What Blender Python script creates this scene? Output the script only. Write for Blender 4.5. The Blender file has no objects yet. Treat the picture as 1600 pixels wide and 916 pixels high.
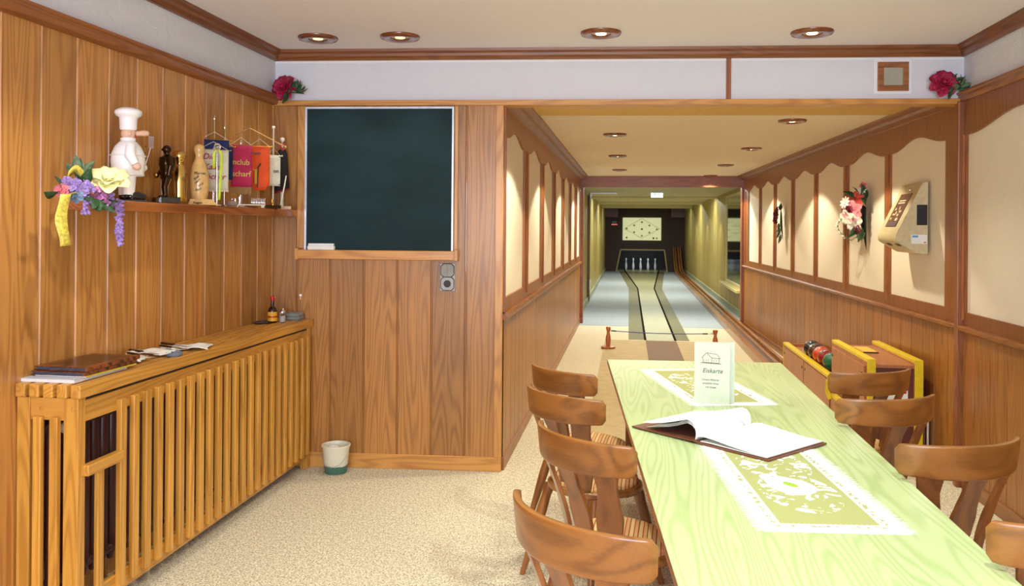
import bpy, math, random
from mathutils import Vector, Matrix
random.seed(7)
PI = math.pi
C = bpy.context.scene.collection
# ------------------------------------------------------------------ camera, world, exposure
F = 1303.6
cam_d = bpy.data.cameras.new('camera'); cam = bpy.data.objects.new('camera', cam_d); C.objects.link(cam)
bpy.context.scene.camera = cam
cam_d.sensor_fit = 'HORIZONTAL'; cam_d.sensor_width = 36.0; cam_d.lens = 36.0*F/1600
cam_d.shift_y = -103.0/1600
cam_d.clip_start = 0.05; cam_d.clip_end = 100
YAW, ROLL = 0.14, 0.008
cam.matrix_world = Matrix.Translation((0, 0, 1.6)) @ Matrix.Rotation(YAW, 4, 'Z') @ Matrix.Rotation(PI/2, 4, 'X') @ Matrix.Rotation(ROLL, 4, 'Z')
w = bpy.data.worlds.new('world'); bpy.context.scene.world = w; w.use_nodes = True
w.node_tree.nodes['Background'].inputs[0].default_value = (0.75, 0.85, 1.0, 1)
w.node_tree.nodes['Background'].inputs[1].default_value = 0.12
vs = bpy.context.scene.view_settings
vs.view_transform = 'Standard'; vs.look = 'None'; vs.gamma = 1; vs.use_curve_mapping = False
vs.exposure = 0.0

def area(name, loc, rot, sx, sy, power, col):
    d = bpy.data.lights.new(name, 'AREA'); d.shape = 'RECTANGLE'; d.size = sx; d.size_y = sy
    d.energy = power; d.color = col
    o = bpy.data.objects.new(name, d); C.objects.link(o); o.location = loc; o.rotation_euler = rot
    return o
# cool fill light added behind the camera, set at an unseen added window
area('back_fill_light', (0.0, -3.05, 1.6), (PI/2, 0, 0), 3.4, 1.5, 300, (0.82, 0.88, 1.0))
WARM = (1.0, 0.91, 0.66); MAINC = (1.0, 0.97, 0.82); TABLEC = (0.86, 1.0, 0.84)
MAIN_SPOTS = [(-1.911, 4.924, 0.25, 0), (-1.396, 4.945, 0.25, 0), (-0.177, 4.974, 1.0, 0), (1.051, 5.089, 1.0, 0)]
NEAR_SPOTS = [(-1.55, 2.7, 1.0), (-0.3, 2.7, 1.1), (0.62, 3.3, 1.6), (-1.55, 0.6, 0.9), (-0.3, 0.6, .8), (0.7, 1.7, 1.9)]
CORR_SPOTS = [(-0.14, 5.62), (-0.139, 7.694), (-0.147, 9.97), (-0.153, 12.373), (1.263, 6.818), (1.274, 9.13), (1.271, 11.482), (1.285, 13.75)]
P_MAIN, P_NEAR, P_CORR, P_FAR = 50, 63, 88, 95
# ------------------------------------------------------------------ geometry of the place
XL, XR, YB, XC, YE = -2.345, 2.072, 5.388, -0.824, 14.05
SL = 0.068; TH = math.atan(SL)
YL = YB + SL*(XL-XC); YR = YB + SL*(XR-XC)
XE = 1.853
ZC, ZCC = 2.76, 2.46
Y0 = -3.2
XF0, XF1, YF = -0.89, 1.99, 31.0
def xr(y): return XR - (XR-XE)*(y-YR)/(YE-YR)
# ------------------------------------------------------------------ materials
def srgb(r, g, b):
    f = lambda c: (c/12.92 if c <= .04045 else ((c+.055)/1.055)**2.4)
    return (f(r/255), f(g/255), f(b/255), 1)
def newmat(name):
    m = bpy.data.materials.new(name); m.use_nodes = True
    return m, m.node_tree, m.node_tree.nodes['Principled BSDF']
def plain(name, col, rough=.5, metal=0, spec=.5, trans=0, emit=None, es=0, alpha=1, coat=0, vary=0.06, vs_=30):
    m, nt, b = newmat(name)
    b.inputs['Roughness'].default_value = rough; b.inputs['Metallic'].default_value = metal
    b.inputs['Specular IOR Level'].default_value = spec
    b.inputs['Transmission Weight'].default_value = trans
    b.inputs['Coat Weight'].default_value = coat
    b.inputs['Alpha'].default_value = alpha
    c = srgb(*col)
    if emit:
        b.inputs['Emission Color'].default_value = srgb(*emit); b.inputs['Emission Strength'].default_value = es
    if vary:
        tc = nt.nodes.new('ShaderNodeTexCoord'); n = nt.nodes.new('ShaderNodeTexNoise'); n.inputs['Scale'].default_value = vs_
        n.inputs['Detail'].default_value = 4
        nt.links.new(tc.outputs['Object'], n.inputs['Vector'])
        r = nt.nodes.new('ShaderNodeValToRGB')
        r.color_ramp.elements[0].position = .3; r.color_ramp.elements[1].position = .7
        r.color_ramp.elements[0].color = tuple(x*(1-vary*2) for x in c[:3])+(1,)
        r.color_ramp.elements[1].color = tuple(min(1, x*(1+vary)) for x in c[:3])+(1,)
        nt.links.new(n.outputs['Fac'], r.inputs['Fac']); nt.links.new(r.outputs['Color'], b.inputs['Base Color'])
    else: b.inputs['Base Color'].default_value = c
    return m
def math_n(nt, op, a, b=None, c=None):
    n = nt.nodes.new('ShaderNodeMath'); n.operation = op
    for i, v in enumerate((a, b, c)):
        if v is None: continue
        if isinstance(v, (int, float)): n.inputs[i].default_value = v
        else: nt.links.new(v, n.inputs[i])
    return n.outputs[0]
def vmath(nt, op, a, b=None):
    n = nt.nodes.new('ShaderNodeVectorMath'); n.operation = op
    for i, v in enumerate((a, b)):
        if v is None: continue
        if isinstance(v, tuple): n.inputs[i].default_value = v
        else: nt.links.new(v, n.inputs[i])
    return n.outputs[0]
def wood(name, light, dark, axis='Z', board=None, rough=.36, ring=13.0, ringscale=1.5, tone=.12, fine=.5, rings=.42, coat=.12, bump=.08):
    """grain runs along axis; board = (axis, pitch, offset) gives each board of one surface its own tone and figure"""
    m, nt, b = newmat(name)
    tc = nt.nodes.new('ShaderNodeTexCoord'); vec = tc.outputs['Object']
    oi = nt.nodes.new('ShaderNodeObjectInfo'); rnd = oi.outputs['Random']
    off = math_n(nt, 'MULTIPLY', rnd, 23.0)
    tonev = rnd
    if board:
        sep = nt.nodes.new('ShaderNodeSeparateXYZ'); nt.links.new(vec, sep.inputs[0])
        t = math_n(nt, 'FLOOR', math_n(nt, 'DIVIDE', math_n(nt, 'SUBTRACT', sep.outputs[board[0]], board[2]), board[1]))
        wn = nt.nodes.new('ShaderNodeTexWhiteNoise'); wn.noise_dimensions = '1D'; nt.links.new(t, wn.inputs['W'])
        off = math_n(nt, 'MULTIPLY', wn.outputs['Value'], 37.0); tonev = wn.outputs['Value']
    cmb = nt.nodes.new('ShaderNodeCombineXYZ')
    for i in range(3): nt.links.new(off, cmb.inputs[i])
    v = vmath(nt, 'ADD', vec, cmb.outputs[0])
    def st(k, long_): return tuple((long_ if a == axis else k) for a in 'XYZ')
    v1 = vmath(nt, 'MULTIPLY', v, st(5.5*ringscale, .42*ringscale))
    n1 = nt.nodes.new('ShaderNodeTexNoise'); n1.inputs['Scale'].default_value = 1.0; n1.inputs['Detail'].default_value = 1.5; n1.inputs['Roughness'].default_value = .4
    nt.links.new(v1, n1.inputs['Vector'])
    s = math_n(nt, 'SINE', math_n(nt, 'MULTIPLY', n1.outputs['Fac'], ring*6.283))
    s = math_n(nt, 'MULTIPLY_ADD', s, .5, .5)
    s = math_n(nt, 'POWER', s, 1.8)
    v2 = vmath(nt, 'MULTIPLY', v, st(160, 5))
    n2 = nt.nodes.new('ShaderNodeTexNoise'); n2.inputs['Scale'].default_value = 1.0; n2.inputs['Detail'].default_value = 3
    nt.links.new(v2, n2.inputs['Vector'])
    v3 = vmath(nt, 'MULTIPLY', v, st(22, 1.2))
    n3 = nt.nodes.new('ShaderNodeTexNoise'); n3.inputs['Scale'].default_value = 1.0; n3.inputs['Detail'].default_value = 2
    nt.links.new(v3, n3.inputs['Vector'])
    f = math_n(nt, 'ADD', math_n(nt, 'MULTIPLY', s, rings), math_n(nt, 'MULTIPLY', n2.outputs['Fac'], fine))
    f = math_n(nt, 'ADD', f, math_n(nt, 'MULTIPLY_ADD', n3.outputs['Fac'], .5, -.25))
    f = math_n(nt, 'MULTIPLY', f, .8)
    r = nt.nodes.new('ShaderNodeValToRGB'); e = r.color_ramp.elements
    e[0].position = .14; e[1].position = .82; e[0].color = srgb(*light); e[1].color = srgb(*dark)
    nt.links.new(f, r.inputs['Fac'])
    tn = math_n(nt, 'MULTIPLY_ADD', tonev, tone*2, 1-tone)
    mx = nt.nodes.new('ShaderNodeVectorMath'); mx.operation = 'SCALE'
    nt.links.new(r.outputs['Color'], mx.inputs[0]); nt.links.new(tn, mx.inputs['Scale'])
    nt.links.new(mx.outputs[0], b.inputs['Base Color'])
    b.inputs['Roughness'].default_value = rough; b.inputs['Coat Weight'].default_value = coat; b.inputs['Coat Roughness'].default_value = .2
    bp = nt.nodes.new('ShaderNodeBump'); bp.inputs['Strength'].default_value = bump; bp.inputs['Distance'].default_value = .002
    nt.links.new(math_n(nt, 'SUBTRACT', 1.0, f), bp.inputs['Height']); nt.links.new(bp.outputs[0], b.inputs['Normal'])
    return m
def plaster(name, col, amp=.6, sc=9):
    m, nt, b = newmat(name)
    tc = nt.nodes.new('ShaderNodeTexCoord')
    n = nt.nodes.new('ShaderNodeTexNoise'); n.inputs['Scale'].default_value = sc; n.inputs['Detail'].default_value = 6; n.inputs['Distortion'].default_value = 1.2
    nt.links.new(tc.outputs['Object'], n.inputs['Vector'])
    v = nt.nodes.new('ShaderNodeTexVoronoi'); v.feature = 'DISTANCE_TO_EDGE'; v.inputs['Scale'].default_value = sc*.7
    nt.links.new(n.outputs['Color'], v.inputs['Vector'])
    f = math_n(nt, 'ADD', n.outputs['Fac'], math_n(nt, 'MULTIPLY', v.outputs['Distance'], .6))
    bp = nt.nodes.new('ShaderNodeBump'); bp.inputs['Strength'].default_value = amp; bp.inputs['Distance'].default_value = .006
    nt.links.new(f, bp.inputs['Height']); nt.links.new(bp.outputs[0], b.inputs['Normal'])
    r = nt.nodes.new('ShaderNodeValToRGB'); c = srgb(*col)
    r.color_ramp.elements[0].color = tuple(x*.94 for x in c[:3])+(1,); r.color_ramp.elements[1].color = c
    nt.links.new(n.outputs['Fac'], r.inputs['Fac']); nt.links.new(r.outputs['Color'], b.inputs['Base Color'])
    b.inputs['Roughness'].default_value = .85
    return m
def carpet():
    m, nt, b = newmat('speckled_carpet')
    tc = nt.nodes.new('ShaderNodeTexCoord')
    def noise(sc, det=2, w=0):
        n = nt.nodes.new('ShaderNodeTexNoise'); n.inputs['Scale'].default_value = sc; n.inputs['Detail'].default_value = det
        nt.links.new(vmath(nt, 'ADD', tc.outputs['Object'], (w, w, 0)), n.inputs['Vector']); return n.outputs['Fac']
    r = nt.nodes.new('ShaderNodeValToRGB'); e = r.color_ramp.elements
    e[0].position = .36; e[0].color = srgb(146, 126, 100); e[1].position = .56; e[1].color = srgb(228, 220, 198)
    k = e.new(.45); k.color = srgb(198, 184, 158)
    nt.links.new(noise(120, 4), r.inputs['Fac'])
    r2 = nt.nodes.new('ShaderNodeValToRGB'); e = r2.color_ramp.elements
    e[0].position = .35; e[0].color = (.80, .80, .80, 1); e[1].position = .6; e[1].color = (1, 1, 1, 1)
    nt.links.new(noise(40, 3, 5), r2.inputs['Fac'])
    mx = nt.nodes.new('ShaderNodeMixRGB'); mx.blend_type = 'MULTIPLY'; mx.inputs[0].default_value = 1
    nt.links.new(r.outputs[0], mx.inputs[1]); nt.links.new(r2.outputs[0], mx.inputs[2])
    nt.links.new(mx.outputs[0], b.inputs['Base Color']); b.inputs['Roughness'].default_value = .95; b.inputs['Specular IOR Level'].default_value = .1
    bp = nt.nodes.new('ShaderNodeBump'); bp.inputs['Strength'].default_value = .5; bp.inputs['Distance'].default_value = .004
    nt.links.new(noise(320, 2), bp.inputs['Height']); nt.links.new(bp.outputs[0], b.inputs['Normal'])
    return m
OAK_L, OAK_D = (200, 142, 74), (146, 92, 40)
M = {}
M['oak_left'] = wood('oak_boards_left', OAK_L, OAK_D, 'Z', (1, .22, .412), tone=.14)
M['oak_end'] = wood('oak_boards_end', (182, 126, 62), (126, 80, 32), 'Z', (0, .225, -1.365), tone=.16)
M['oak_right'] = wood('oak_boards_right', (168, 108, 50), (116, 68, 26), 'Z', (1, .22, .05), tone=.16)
M['oak_trimX'] = wood('oak_trim_x', (156, 98, 52), (108, 60, 28), 'X')
M['oak_trimY'] = wood('oak_trim_y', (156, 96, 48), (106, 58, 26), 'Y')
M['oak_trimZ'] = wood('oak_trim_z', (152, 90, 46), (108, 60, 28), 'Z')
M['oak_paleX'] = wood('pale_oak_x', (212, 152, 78), (164, 104, 46), 'X')
M['oak_paleZ'] = wood('pale_oak_z', (206, 148, 76), (158, 100, 46), 'Z')
M['groove'] = plain('groove_highlight', (206, 160, 108), .25, coat=.5)  # paler tone paints in the highlight along the groove profile
M['groove_d'] = plain('groove_dark', (150, 98, 48), .3, coat=.3)
M['honeyY'] = wood('honey_oak_y', (208, 152, 66), (160, 104, 38), 'Y', tone=.08)
M['honeyX'] = wood('honey_oak_x', (204, 148, 66), (156, 100, 38), 'X', tone=.08)
M['honeyZ'] = wood('honey_oak_z', (210, 154, 66), (162, 106, 38), 'Z', tone=.1)
M['chair'] = wood('chair_beech', (152, 98, 46), (98, 58, 24), 'X', rough=.28, ring=5, coat=.35, tone=.1)
M['chair_z'] = wood('chair_beech_upright', (144, 88, 42), (94, 52, 22), 'Z', rough=.28, ring=5, coat=.35, tone=.1)
M['table'] = wood('limed_table_oak', (186, 202, 152), (156, 178, 118), 'Y', rough=.28, ring=16, ringscale=1.4, fine=.25, rings=.6, tone=0, coat=.3, bump=.1)
M['table_edge'] = wood('table_edge_wood', (150, 84, 36), (110, 56, 24), 'Y')
M['far_board'] = wood('olive_lane_boards', (176, 156, 84), (128, 108, 52), 'Z', (1, .11, 0), tone=.14, rough=.45)
M['plaster'] = plaster('white_plaster', (218, 220, 230), .7, 6)
M['cream'] = plaster('cream_plaster', (236, 226, 208), .3, 12)
M['ceil'] = plaster('ceiling_paint', (240, 234, 240), .12, 30)
M['ceil_c'] = plaster('corridor_ceiling', (232, 222, 200), .1, 30)
M['ceil_y'] = plain('ochre_ceiling_strip', (212, 174, 92), .6)
M['white'] = plain('white_paint', (236, 236, 242), .5, vary=0)
M['carpet'] = carpet()
M['dark_wall'] = plain('dark_brown_wall', (62, 46, 44), .7)
M['black'] = plain('black', (16, 14, 16), .5)
M['shoe'] = plain('glossy_black', (10, 10, 12), .08, coat=.6, vary=0)
M['alu'] = plain('aluminium', (200, 204, 214), .35, metal=.8)
M['chrome'] = plain('chrome', (225, 225, 230), .12, metal=1, vary=0)
M['brass'] = plain('brass', (214, 170, 70), .2, metal=1, vary=0)
M['bronze'] = plain('dark_bronze', (66, 46, 30), .25, metal=.8)
M['gold'] = plain('gold', (212, 178, 104), .18, metal=1, vary=0)
M['paper'] = plain('white_paper', (234, 236, 234), .6, vary=0.01)
M['china'] = plain('white_china', (250, 250, 252), .35, vary=0, coat=.2)
M['skin'] = plain('figurine_pink', (232, 190, 165), .4, vary=0)
M['fabric_white'] = plain('white_cloth', (226, 222, 206), .8)
M['glass'] = plain('clear_glass', (255, 255, 255), .02, trans=1, vary=0)
M['yellow'] = plain('yellow_lacquer', (224, 198, 26), .35)
M['brown_lam'] = wood('brown_laminate', (176, 112, 70), (140, 84, 52), 'Z', tone=0)
M['brown_dark'] = plain('dark_laminate', (96, 44, 32), .4)
M['beige'] = plain('beige_enamel', (204, 190, 150), .4)
M['leaf'] = plain('leaf_green', (46, 88, 50), .6, vary=.3, vs_=60)
M['leaf2'] = plain('leaf_grey_green', (96, 120, 92), .6, vary=.25, vs_=60)
M['leaf_d'] = plain('leaf_dark', (30, 44, 34), .6, vary=.25, vs_=60)
M['rose'] = plain('magenta_petal', (176, 22, 70), .6, vary=.3, vs_=70)
M['maroon'] = plain('maroon_petal', (120, 24, 44), .6, vary=.3, vs_=70)
M['coral'] = plain('coral_petal', (222, 84, 72), .6, vary=.25, vs_=50)
M['pinkp'] = plain('pink_petal', (226, 130, 140), .6, vary=.15, vs_=60)
M['whitep'] = plain('white_petal', (240, 232, 215), .6)
M['yellowp'] = plain('pale_yellow_petal', (242, 236, 176), .6, vary=.1, vs_=40)
M['lilac'] = plain('lilac_petal', (168, 140, 214), .6, vary=.25, vs_=80)
M['mauve'] = plain('mauve_petal', (196, 130, 190), .6, vary=.2, vs_=80)
M['ribbon'] = plain('yellow_ribbon', (226, 208, 92), .5, vary=.2, vs_=90)
M['fringe'] = plain('tan_fringe', (170, 130, 80), .8, vary=.25, vs_=300)
M['blue_vel'] = plain('blue_velvet', (14, 40, 96), .7, vary=.2)
M['magenta'] = plain('magenta_cloth', (190, 30, 84), .7, vary=.12)
M['orange'] = plain('orange_cloth', (230, 82, 28), .7, vary=.06)
M['red'] = plain('red', (196, 28, 26), .4)
M['neon'] = plain('neon_ribbon', (206, 230, 60), .35, vary=.05)
M['pinwood'] = plain('pin_maple', (226, 184, 116), .3, vary=.1, coat=.3)
# ------------------------------------------------------------------ mesh builder
class G:
    def __init__(s): s.v = []; s.f = []; s.m = []
    def add(s, vs_, fs, mi=0, T=None):
        n = len(s.v)
        s.v += [tuple(T @ Vector(p)) if T else tuple(p) for p in vs_]
        s.f += [tuple(i+n for i in f) for f in fs]; s.m += [mi]*len(fs)
        return s
    def box(s, a, b, mi=0, T=None):
        x0, y0, z0 = a; x1, y1, z1 = b
        vs_ = [(x0,y0,z0),(x1,y0,z0),(x1,y1,z0),(x0,y1,z0),(x0,y0,z1),(x1,y0,z1),(x1,y1,z1),(x0,y1,z1)]
        return s.add(vs_, [(0,3,2,1),(4,5,6,7),(0,1,5,4),(1,2,6,5),(2,3,7,6),(3,0,4,7)], mi, T)
    def lathe(s, prof, n=20, mi=0, T=None):
        vs_ = []; fs = []
        for r, z in prof:
            for k in range(n):
                a = 2*PI*k/n; vs_.append((r*math.cos(a), r*math.sin(a), z))
        for i in range(len(prof)-1):
            for k in range(n):
                a, b = i*n+k, i*n+(k+1) % n; fs.append((a, b, b+n, a+n))
        if prof[0][0] > 1e-5: fs.append(tuple(reversed(range(n))))
        if prof[-1][0] > 1e-5: fs.append(tuple(range((len(prof)-1)*n, len(prof)*n)))
        return s.add(vs_, fs, mi, T)
    def tube(s, pts, r, n=8, mi=0, T=None, closed=False):
        pts = [Vector(p) for p in pts]; N = len(pts)
        rs = r if isinstance(r, (list, tuple)) else [r]*N
        vs_ = []; fs = []; up = None
        for i, p in enumerate(pts):
            if closed: d = pts[(i+1) % N]-pts[i-1]
            else: d = pts[min(i+1, N-1)]-pts[max(i-1, 0)]
            if d.length < 1e-9: d = Vector((0, 0, 1))
            d.normalize()
            if up is None:
                up = d.orthogonal().normalized()
            up = (up - d*up.dot(d))
            if up.length < 1e-6: up = d.orthogonal()
            up.normalize(); q = d.cross(up)
            for k in range(n):
                a = 2*PI*k/n; vs_.append(p+(up*math.cos(a)+q*math.sin(a))*rs[i])
        for i in range(N if closed else N-1):
            for k in range(n):
                a = i*n+k; b = i*n+(k+1) % n; c = ((i+1) % N)*n
                fs.append((a, b, c+(k+1) % n, c+k))
        if not closed: fs += [tuple(reversed(range(n))), tuple(range((N-1)*n, N*n))]
        return s.add(vs_, fs, mi, T)
    def ball(s, c, r, n=16, mi=0, T=None):
        rx, ry, rz = r if isinstance(r, (tuple, list)) else (r, r, r)
        vs_ = []; fs = []; h = n//2
        for i in range(h+1):
            t = PI*i/h
            for k in range(n):
                a = 2*PI*k/n
                vs_.append((c[0]+rx*math.sin(t)*math.cos(a), c[1]+ry*math.sin(t)*math.sin(a), c[2]-rz*math.cos(t)))
        for i in range(h):
            for k in range(n):
                a, b = i*n+k, i*n+(k+1) % n; fs.append((a, b, b+n, a+n))
        return s.add(vs_, fs, mi, T)
    def prism(s, poly, h0, h1, mi=0, T=None):
        """poly in local xy, extruded along z"""
        n = len(poly)
        vs_ = [(x, y, h0) for x, y in poly]+[(x, y, h1) for x, y in poly]
        fs = [tuple(reversed(range(n))), tuple(range(n, 2*n))]+[(i, (i+1) % n, (i+1) % n+n, i+n) for i in range(n)]
        return s.add(vs_, fs, mi, T)
    def sheet(s, grid, mi=0, T=None, thick=0):
        nr, nc = len(grid), len(grid[0])
        vs_ = [p for row in grid for p in row]
        fs = [(i*nc+j, i*nc+j+1, (i+1)*nc+j+1, (i+1)*nc+j) for i in range(nr-1) for j in range(nc-1)]
        return s.add(vs_, fs, mi, T)
def mk(name, g, mat, parent=None, smooth=None, bevel=0, T=None, loc=None, solid=0, sub=0, seg=2):
    me = bpy.data.meshes.new(name); me.from_pydata(g.v, [], g.f); 
    mats = mat if isinstance(mat, list) else [mat]
    for mm in mats: me.materials.append(mm)
    for p, k in zip(me.polygons, g.m): p.material_index = k
    me.validate(); me.update()
    if smooth:
        for p in me.polygons: p.use_smooth = True
        me.set_sharp_from_angle(angle=math.radians(smooth))
    o = bpy.data.objects.new(name, me); C.objects.link(o)
    if solid:
        md = o.modifiers.new('thickness', 'SOLIDIFY'); md.thickness = solid; md.offset = 0
    if sub:
        md = o.modifiers.new('subd', 'SUBSURF'); md.levels = sub; md.render_levels = sub
    if bevel:
        md = o.modifiers.new('bevel', 'BEVEL'); md.width = bevel; md.segments = seg; md.limit_method = 'ANGLE'; md.angle_limit = math.radians(40)
        md.harden_normals = False
    if parent: o.parent = parent
    if T is not None: o.matrix_world = T if not parent else o.matrix_world
    if loc is not None: o.location = loc
    return o
def tag(o, label, cat, group=None):
    o['label'] = label; o['category'] = cat
    if group: o['group'] = group
    return o
def struct(o, label=None, cat=None):
    o['kind'] = 'structure'
    if label: o['label'] = label
    if cat: o['category'] = cat
    return o
def thing(name, label, cat, loc=(0, 0, 0), rz=0, group=None, T=None):
    o = bpy.data.objects.new(name, None); C.objects.link(o); o.empty_display_size = .1
    if T is not None: o.matrix_world = T
    else: o.location = loc; o.rotation_euler = (0, 0, rz)
    return tag(o, label, cat, group)
def copy_tree(o, parent=None):
    c = o.copy(); C.objects.link(c)
    if parent: c.parent = parent
    for ch in [x for x in list(bpy.data.objects) if x.parent == o]: copy_tree(ch, c)
    return c
def text(name, body, size, parent, mat, T, shear=0, ext=.0006, align='LEFT', bold=0):
    cu = bpy.data.curves.new(name, 'FONT'); cu.body = body; cu.size = size; cu.shear = shear; cu.extrude = ext; cu.align_x = align; cu.offset = bold
    cu.resolution_u = 3
    tmp = bpy.data.objects.new('tmp', cu); C.objects.link(tmp)
    dg = bpy.context.evaluated_depsgraph_get()
    me = bpy.data.meshes.new_from_object(tmp.evaluated_get(dg)); bpy.data.objects.remove(tmp)
    me.materials.clear(); me.materials.append(mat); me.transform(T)
    o = bpy.data.objects.new(name, me); C.objects.link(o)
    if parent: o.parent = parent
    return o
def frame(o, xdir, ydir):
    """matrix whose local x,y axes are given directions"""
    x = Vector(xdir).normalized(); y = Vector(ydir); y = (y-x*y.dot(x)).normalized(); z = x.cross(y)
    m = Matrix((x, y, z)).transposed().to_4x4(); m.translation = Vector(o); return m
def RZ(a): return Matrix.Rotation(a, 4, 'Z')
def TR(x, y, z): return Matrix.Translation((x, y, z))
EW = TR(XC, YB, 0) @ RZ(TH)          # frame of the end wall: local x along it, local -y towards the room
L_L = (XL-XC)*math.sqrt(1+SL*SL); L_R = (XR-XC)*math.sqrt(1+SL*SL)
M['cornY'] = wood('cornice_wood_y', (132, 78, 38), (92, 50, 22), 'Y'); M['cornX'] = wood('cornice_wood_x', (132, 78, 38), (92, 50, 22), 'X')
# ================================================================== STRUCTURE
def poly_floor(name, pts, z, mat, flip=False):
    g = G(); f = list(range(len(pts)))
    g.add([(x, y, z) for x, y in pts], [tuple(reversed(f)) if flip else tuple(f)]); return mk(name, g, mat)
fl = struct(mk('floor', G().box((-2.6, Y0-.1, -.1), (2.4, YF+3, 0)), M['carpet']), 'speckled beige carpet floor', 'floor')
# ceilings
struct(poly_floor('ceiling', [(XL-.1, Y0-.1), (XR+.1, Y0-.1), (XR+.1, YR+.06), (XL-.1, YL+.0)], ZC, M['ceil'], True), 'white main ceiling', 'ceiling')
o = poly_floor('ceiling_corridor', [(XC-.1, YB+.02), (XR+.1, YR+.02), (XR+.1, YE+.1), (XC-.1, YE+.1)], ZCC, M['ceil_c'], True); struct(o, 'cream corridor ceiling', 'ceiling')
sp = mk('ochre_strip', G().box((0.0, .10, ZCC-.006), (L_R, .95, ZCC)), M['ceil_y'], T=EW); struct(sp); sp.name = 'trim_1'
lc_m = plain('blue_lit_carpet', (158, 165, 172), .95, spec=.05, vary=.06, vs_=120)  # same carpet as the floor, bluish far light put into its colour
struct(mk('floor_lane', G().box((XF0-.1, YE-.35, -.02), (XF1+.1, YF+3, .003)), lc_m), 'same carpet beside the lane, tinted blue-grey for the far light', 'floor')
# ---- boards helper: vertical boards on plane, front towards +n ; built along local axis u, depth d
def boards(g, u0, u1, z0, z1, pitch, off, P, gw=.014, gd=.007, T=None):
    """P(u, depth, z)->point, depth 0 = face of boards, negative = into wall"""
    k0 = math.floor((u0-off)/pitch); cuts = []
    u = off+k0*pitch
    edges = [u0]
    while u < u1:
        if u > u0+.01: edges.append(u)
        u += pitch
    edges.append(u1)
    for i in range(len(edges)-1):
        a = edges[i]+(gw/2 if i else 0); b = edges[i+1]-(gw/2 if i < len(edges)-2 else 0)
        g.add([P(a, 0, z0), P(b, 0, z0), P(b, 0, z1), P(a, 0, z1)], [(0, 1, 2, 3)], 0)
        if i < len(edges)-2:
            c = b+gw
            e = .004
            g.add([P(b, 0, z0), P(b+e, -gd, z0), P(b+e, -gd, z1), P(b, 0, z1)], [(0, 1, 2, 3)], 0)
            g.add([P(b+e, -gd, z0), P(c-e, -gd, z0), P(c-e, -gd, z1), P(b+e, -gd, z1)], [(0, 1, 2, 3)], 1)
            g.add([P(c-e, -gd, z0), P(c, 0, z0), P(c, 0, z1), P(c-e, -gd, z1)], [(0, 1, 2, 3)], 0)
    # back slab closes the wall
    t = .06
    g.add([P(u0, -t, z0), P(u1, -t, z0), P(u1, -t, z1), P(u0, -t, z1)], [(3, 2, 1, 0)], 0)
    g.add([P(u0, 0, z1), P(u1, 0, z1), P(u1, -t, z1), P(u0, -t, z1)], [(0, 1, 2, 3)], 0)
    g.add([P(u0, 0, z0), P(u1, 0, z0), P(u1, -t, z0), P(u0, -t, z0)], [(3, 2, 1, 0)], 0)
# wall left
g = G(); boards(g, Y0, YL, 0, 2.40, .22, 3.051, lambda u, d, z: (XL+d, u, z), gw=.016)
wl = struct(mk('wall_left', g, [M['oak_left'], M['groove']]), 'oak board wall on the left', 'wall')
mk('plaster_band', G().box((XL-.05, Y0, 2.40), (XL, YL, ZC)), M['plaster'], wl)
pf = [(0, 0), (.028, .006), (.034, .02), (.034, .045), (.045, .055), (.045, .065), (0, .065)]
def run(prof, A, B, n, z0=0, mi=0, g=None):
    """sweep a profile (out, up) from A to B; n = outward horizontal direction"""
    g = g or G(); n = Vector(n).normalized()
    k = len(prof); vs_ = []
    for P_ in (A, B):
        for o_, u_ in prof:
            q = Vector((P_[0], P_[1], z0))+n*o_; q.z += u_; vs_.append(tuple(q))
    fs = [(i, (i+1) % k, (i+1) % k+k, i+k) for i in range(k)]+[tuple(range(k)), tuple(reversed(range(k, 2*k)))]
    return g.add(vs_, fs, mi)
mk('board_cap', run(pf, (XL, Y0), (XL, YL), (1, 0, 0), 2.395), M['oak_trimY'], wl, smooth=30)
corn = [(0, 0), (.018, 0), (.022, .012), (.034, .024), (.038, .04), (.056, .052), (.06, .068), (0, .068)]
struct(mk('trim_2', run(corn, (XL, Y0), (XL, YL+.01), (1, 0, 0), ZC-.068), M['cornY'], smooth=30), 'brown ceiling cornice along left wall', 'cornice')
struct(mk('trim_3', run(corn, (XR, Y0), (XR, YR), (-1, 0, 0), ZC-.068), M['cornY'], smooth=30), 'brown ceiling cornice along right wall', 'cornice')
struct(mk('trim_4', run(corn, (L_L, 0), (L_R, 0), (0, -1, 0), ZC-.068), M['cornX'], T=EW, smooth=30), 'brown ceiling cornice above the opening', 'cornice')
# end wall with the blackboard
def PE(u, d, z): return (u, -d, z)
g = G(); boards(g, L_L-.02, 0.0, .094, 2.395, .2255, -1.365, PE, gw=.016)
g.box((-.006, 0, 0), (0, .07, 2.395))
we = mk('wall_end', g, [M['oak_end'], M['groove_d']], T=EW); struct(we, 'oak board wall carrying the blackboard', 'wall')
mk('corner_post', G().box((-.045, -.012, .094), (.006, .06, 2.395)), M['oak_paleZ'], we, bevel=.003)
struct(mk('baseboard_end', G().box((L_L, -.004, 0), (.004, .06, .096)), M['oak_paleX'], T=EW, bevel=.003), 'pale wooden skirting below the blackboard wall', 'skirting')
# frieze above opening (beam)
g = G().box((L_L-.02, 0, 2.40), (L_R+.02, .10, ZC)); wb = mk('wall_beam', g, M['plaster'], T=EW); struct(wb, 'white plaster band above the corridor opening', 'wall')
mk('beam_board', G().box((L_L, -.03, 2.393), (L_R, .10, 2.428)), M['oak_paleX'], wb, bevel=.003)
mk('batten', G().box((1.432, -.012, 2.428), (1.462, 0, 2.692)), M['oak_trimZ'], wb, bevel=.002)
mk('white_edge', G().box((L_L, -.002, 2.678), (L_R, 0, 2.693)), M['white'], wb)
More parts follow.
